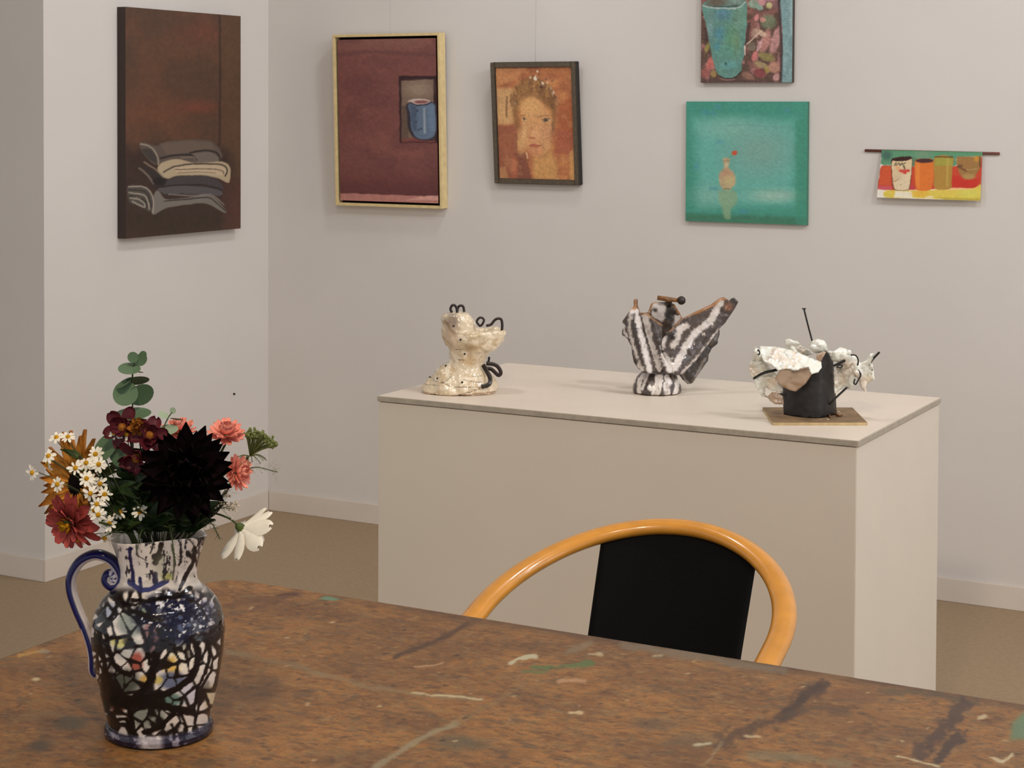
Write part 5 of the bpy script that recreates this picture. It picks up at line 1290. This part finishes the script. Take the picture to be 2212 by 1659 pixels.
put_at(link('disc', dome_me('gold_disc', .006, .008, M['gold'], 12, 5), None, t), hc, dirv(.1, .4, .9), 0)

# white cosmos hanging out to the side
n = dirv(.62, -.66, -.42)
t, hc, ft = new_flower('cosmos', 'white cosmos hanging out over the rim away from the handle', 'flower', fp(517, 1138, -.03), n, .0013, 'stem', back=.018, mouth=np.array([JX, JY, JB[2]+.285])+RTH*.046)
wc = petal_me('cosmos_petal', .046, .024, .5, .12, -.08, M['white_petal'], .22, 1, 7, 5)
ring_petals(t, wc, hc, n, 8, .004, .45, .002, .25, .18, .12, (.88, 1.1)); ring_petals(t, wc, hc, n, 4, .003, .75, .003, .5, .2, .3, (.6, .8))
put_at(link('disc', dome_me('cosmos_disc', .006, .004, M['yellow']), None, t), hc, n, .003)
put_at(link('calyx', dome_me('cosmos_calyx', .0062, .010, M['leaf_mid']), None, t), hc, -n, -.004)

# eucalyptus
disc_V = [(0, 0, 0)]+[(math.cos(2*PI*i/18)*(1+.06*math.cos(2*PI*i/18)), math.sin(2*PI*i/18), .10) for i in range(18)]
leaf_disc = mesh('round_leaf', disc_V, [(0, i+1, (i+1) % 18+1) for i in range(18)], True); leaf_disc.materials.append(M['eucalyptus'])
leaf_pale = leaf_disc.copy(); leaf_pale.materials.clear(); leaf_pale.materials.append(M['eucalyptus_pale'])
def disc_leaf(parent, foot, x, y, rx, ry, rot, dd, flip=1, me=None, name='leaf'):
    c = fp(x, y, dd)-foot
    k = MJ
    a1 = (RT*math.cos(rot)+UPV*math.sin(rot))
    q = min(1, ry/rx)
    a2 = (-RT*math.sin(rot)+UPV*math.cos(rot))*q+_fw*math.sqrt(1-q*q)*flip
    a3 = np.cross(a1, a2)
    Mx = Matrix.Identity(4)
    for i in range(3):
        Mx[i][0] = a1[i]*rx*k; Mx[i][1] = a2[i]*rx*k; Mx[i][2] = a3[i]*rx*k; Mx[i][3] = c[i]
    o = link(name, me or leaf_disc, None, parent); o.matrix_local = Mx
    return o
def sprig(name, label, path, rad, leaves, sm='stem', me=None):
    foot_i[0] += 1
    a = foot_i[0]*2.399963; rr_ = .026*math.sqrt((foot_i[0] % 17+.5)/17)
    foot = np.array([JX+rr_*math.cos(a), JY+rr_*math.sin(a), JB[2]+.0155])
    t = thing(name, foot, label, 'foliage')
    pts = [foot, np.array([JX, JY, JB[2]+.2])]+[fp(*q) for q in path]
    link('stem', tube_me('stem', [q-foot for q in spline(pts, 40)], rad, 6), M[sm], t)
    for l in leaves: disc_leaf(t, foot, *l, me=me)
    return t, foot
sprig('eucalyptus_sprig', 'tall eucalyptus sprig with round grey-green leaves rising above the bouquet', [(318, 1140, .0), (290, 1000, -.02), (287, 905, -.02), (286, 850, -.02), (287, 800, -.02), (295, 768, -.02)], .0011,
      [(287, 772, 12, 12, .4, -.024), (303, 777, 15, 12, 1.1, -.018, -1), (309, 766, 8, 9, .8, -.014), (278, 798, 24, 10, -.12, -.026), (298, 802, 12, 3, -.1, -.01, -1), (296, 820, 25, 11, .18, -.014, -1), (268, 829, 20, 6, .5, -.026), (270, 850, 27, 26, -.3, -.028), (303, 852, 28, 22, .7, -.016, -1), (284, 898, 40, 9, .03, -.028), (305, 903, 22, 4, -.1, -.012, -1), (230, 968, 36, 22, .75, -.035), (262, 985, 24, 26, .3, -.045)])
sprig('eucalyptus_sprig', 'small pale eucalyptus tip standing above the dark dahlia', [(345, 1140, 0), (345, 980, -.02), (350, 935, -.03), (362, 905, -.03), (372, 890, -.03)], .0008,
      [(352, 897, 12, 5, -.45, -.03), (373, 887, 7, 10, .2, -.03), (381, 904, 14, 4, -.1, -.028, -1), (360, 931, 24, 9, .08, -.035), (356, 940, 14, 7, -.3, -.04)], 'stem', leaf_pale)
# leafy dark filler branches
lf = petal_me('dark_leaf', .040, .020, 1.0, .15, -.1, M['leaf'], .2); lfm = petal_me('mid_leaf', .032, .013, 1.0, .2, -.15, M['leaf_mid'], .2)
def leafy(label, tip, mid, count, me, seed):
    rg_ = random.Random(seed)
    t, foot = sprig('leafy_branch', label, [mid, tip], .0013, [], 'dark_stem')
    A, B = fp(*mid), fp(*tip)
    for i in range(count):
        s = (i+.6)/count; c = A+(B-A)*s
        d = (RT*math.cos(i*2.4)*1.0+UPV*(.2+.4*rg_.random())-_fw*math.sin(i*2.4)*.8); d = d/np.linalg.norm(d)
        x = Vector(d); z = Vector(dirv(rg_.uniform(-.4, .4), .7, .6)); y = z.cross(x).normalized(); z = x.cross(y)
        Mx = Matrix((x, y, z)).transposed().to_4x4(); Mx.translation = Vector(c-foot)
        o = link('leaf', me, None, t); o.matrix_local = Mx @ Matrix.Scale(rg_.uniform(.8, 1.2), 4)
for i, (tip, mid, cn, m_, lab) in enumerate((((255, 985, -.03), (300, 1130, -.01), 9, lf, 'dark leafy branch below the round eucalyptus leaves'), ((245, 1050, -.045), (300, 1140, -.02), 9, lf, 'dark leafy branch beside the lowest chamomile daisies'),
    ((330, 1060, -.03), (335, 1140, 0), 8, lf, 'dark leafy branch hidden deep under the dahlia'), ((440, 1095, -.03), (380, 1145, 0), 8, lf, 'dark leafy branch under the outer side of the dahlia'), ((210, 1010, -.01), (290, 1120, 0), 10, lfm, 'mid-green leafy branch behind the chamomile daisies'),
    ((170, 985, .0), (270, 1100, 0), 10, lfm, 'mid-green leafy branch in front of the amber sunflower'), ((240, 1145, -.06), (300, 1150, -.035), 7, lfm, 'short mid-green leafy branch lying on the jug rim'), ((470, 985, .02), (400, 1120, .02), 8, lf, 'dark leafy branch standing behind the dahlia'), ((300, 1010, .03), (330, 1120, .02), 9, lf, 'dark leafy branch at the back of the bouquet'),
    ((268, 1112, -.055), (300, 1148, -.03), 8, lf, 'dark leafy branch spilling to the handle side of the jug mouth'), ((325, 1112, -.065), (335, 1148, -.035), 9, lf, 'dark leafy branch filling the front of the jug mouth'), ((385, 1118, -.06), (370, 1148, -.03), 9, lf, 'dark leafy branch under the lowest dahlia petals'), ((432, 1122, -.035), (395, 1148, -.02), 8, lf, 'dark leafy branch at the rim beside the lace flower'), ((290, 1050, -.05), (310, 1130, -.03), 9, lf, 'dark leafy branch between the chamomile daisies and the dahlia'), ((275, 1010, -.035), (305, 1120, -.02), 9, lf, 'dark leafy branch under the nodding wine-red bloom'))):
    leafy(lab, tip, mid, cn, m_, i)
# feathery fronds
def feather(label, path, n_side, L, m_, seed, rad=.0007, spread=1.0, sm='stem'):
    rg_ = random.Random(seed)
    t, foot = sprig('feathery_frond', label, path, rad, [], sm)
    P = spline([fp(*q) for q in path], 40)
    V, Fc = [], []
    for i in range(n_side):
        s = .15+.85*i/n_side; c = P[min(40, int(s*40))]; tg = P[min(40, int(s*40)+1)]-P[max(0, int(s*40)-1)]; tg = tg/(np.linalg.norm(tg)+1e-9)
        for _ in range(3):
            sd = np.array([rg_.gauss(0, 1) for _ in range(3)]); sd -= sd.dot(tg)*tg; sd /= np.linalg.norm(sd)
            d = tg*.6+sd*spread; d /= np.linalg.norm(d); l = L*rg_.uniform(.5, 1.1)
            w = np.cross(d, sd+tg*.3); w = w/(np.linalg.norm(w)+1e-9)*.00045
            for sub in range(3):
                b = c+d*l*(.3*sub); e = b+(d*.6+sd*rg_.uniform(-.6, .6)+np.cross(d, sd)*rg_.uniform(-.6, .6))*l*.6
                k_ = len(V); V += [b+w-foot, b-w-foot, e-foot]; Fc.append((k_, k_+1, k_+2))
    link('leaflets', mesh('leaflets', V, Fc), M[m_], t)['kind'] = 'stuff'
feather('feathery green frond spilling over the front of the jug neck', [(358, 1138, -.040), (368, 1146, -.071), (380, 1222, -.074)], 16, .012, 'leaf_mid', 1)
feather('feathery dark frond over the jug rim under the dahlia', [(322, 1138, -.038), (306, 1148, -.070), (296, 1188, -.074)], 14, .012, 'leaf', 2)
feather('feathery frond poking out past the rim near the cosmos', [(420, 1140, -.02), (455, 1130, -.04), (475, 1165, -.045)], 12, .014, 'leaf', 3)
feather('feathery green frond on the handle side of the rim', [(300, 1150, -.03), (262, 1140, -.06), (235, 1155, -.06)], 16, .018, 'leaf_mid', 4)
feather('feathery dark frond standing among the chamomile stems', [(310, 1140, -.02), (260, 1060, -.05), (225, 985, -.04)], 26, .020, 'leaf', 5)
feather('feathery dark frond low in the middle of the bouquet', [(340, 1150, -.03), (320, 1110, -.06), (290, 1080, -.07)], 24, .020, 'leaf', 6)
feather('wispy pale green frond below the seed head', [(440, 1130, -.02), (500, 1040, -.03), (545, 1010, -.03), (600, 1020, -.03)], 26, .018, 'umbel', 7, .0006)
# green umbel seed head
t, foot = sprig('umbel_seed_head', 'green closed umbel seed head leaning out beside the salmon zinnia', [(430, 1140, 0), (490, 1060, -.02), (520, 1010, -.02), (538, 985, -.02)], .0014, [], 'dark_stem')
V, Fc = [], []
c0_ = fp(540, 985, -.02)
rg_ = random.Random(5)
dot = bmesh.new(); bmesh.ops.create_icosphere(dot, subdivisions=1, radius=.0021); dot_me = bm_mesh('umbel_dot', dot, True); dot_me.materials.append(M['umbel'])
ends = []
for i in range(64):
    x = rg_.uniform(-.30, 1.0); ang = math.radians(100-75*rg_.random()); l = rg_.uniform(.8, 1.08)
    tip = fp(540+math.cos(ang)*62*l, 985-math.sin(ang)*52*l, -.02+rg_.uniform(-.022, .022))
    ends.append(tip)
    link('ray', tube_me('ray', [q-foot for q in spline([c0_, c0_*.5+tip*.5+UPV*.002, tip], 4)], .0006, 4), M['umbel'], t)
    for q in range(2):
        o = link('floret', dot_me, None, t); o.location = tip-foot+np.array([rg_.gauss(0, .0018) for _ in range(3)])
for i in range(12):
    a = i*2*PI/12
    e = c0_+RT*math.cos(a)*.022+_fw*math.sin(a)*.02-UPV*.008*rg_.uniform(.3, 1.6)
    link('bract', tube_me('bract', [q-foot for q in spline([c0_, c0_*.5+e*.5+UPV*.004, e], 5)], .0005, 4), M['umbel'], t)
# pale lace blossom
t, foot = sprig('lace_flower', 'airy pale lace flower between the dahlia and the hanging cosmos', [(430, 1140, 0), (465, 1110, -.03), (485, 1085, -.03)], .0009, [], 'dark_stem')
bl = bmesh.new(); bmesh.ops.create_icosphere(bl, subdivisions=1, radius=.0016); bl_me = bm_mesh('lace_dot', bl, True); bl_me.materials.append(M['lace'])
c0_ = fp(478, 1098, -.03)
for i in range(26):
    e = fp(492+rg_.gauss(0, 12), 1085+rg_.gauss(0, 13), -.03+rg_.gauss(0, .01))
    if i % 2 == 0: link('ray', tube_me('ray', [c0_-foot, e-foot], .0003, 4), M['umbel'], t)
    for q in range(2):
        o = link('floret', bl_me, None, t); o.location = e-foot+np.array([rg_.gauss(0, .0015) for _ in range(3)])
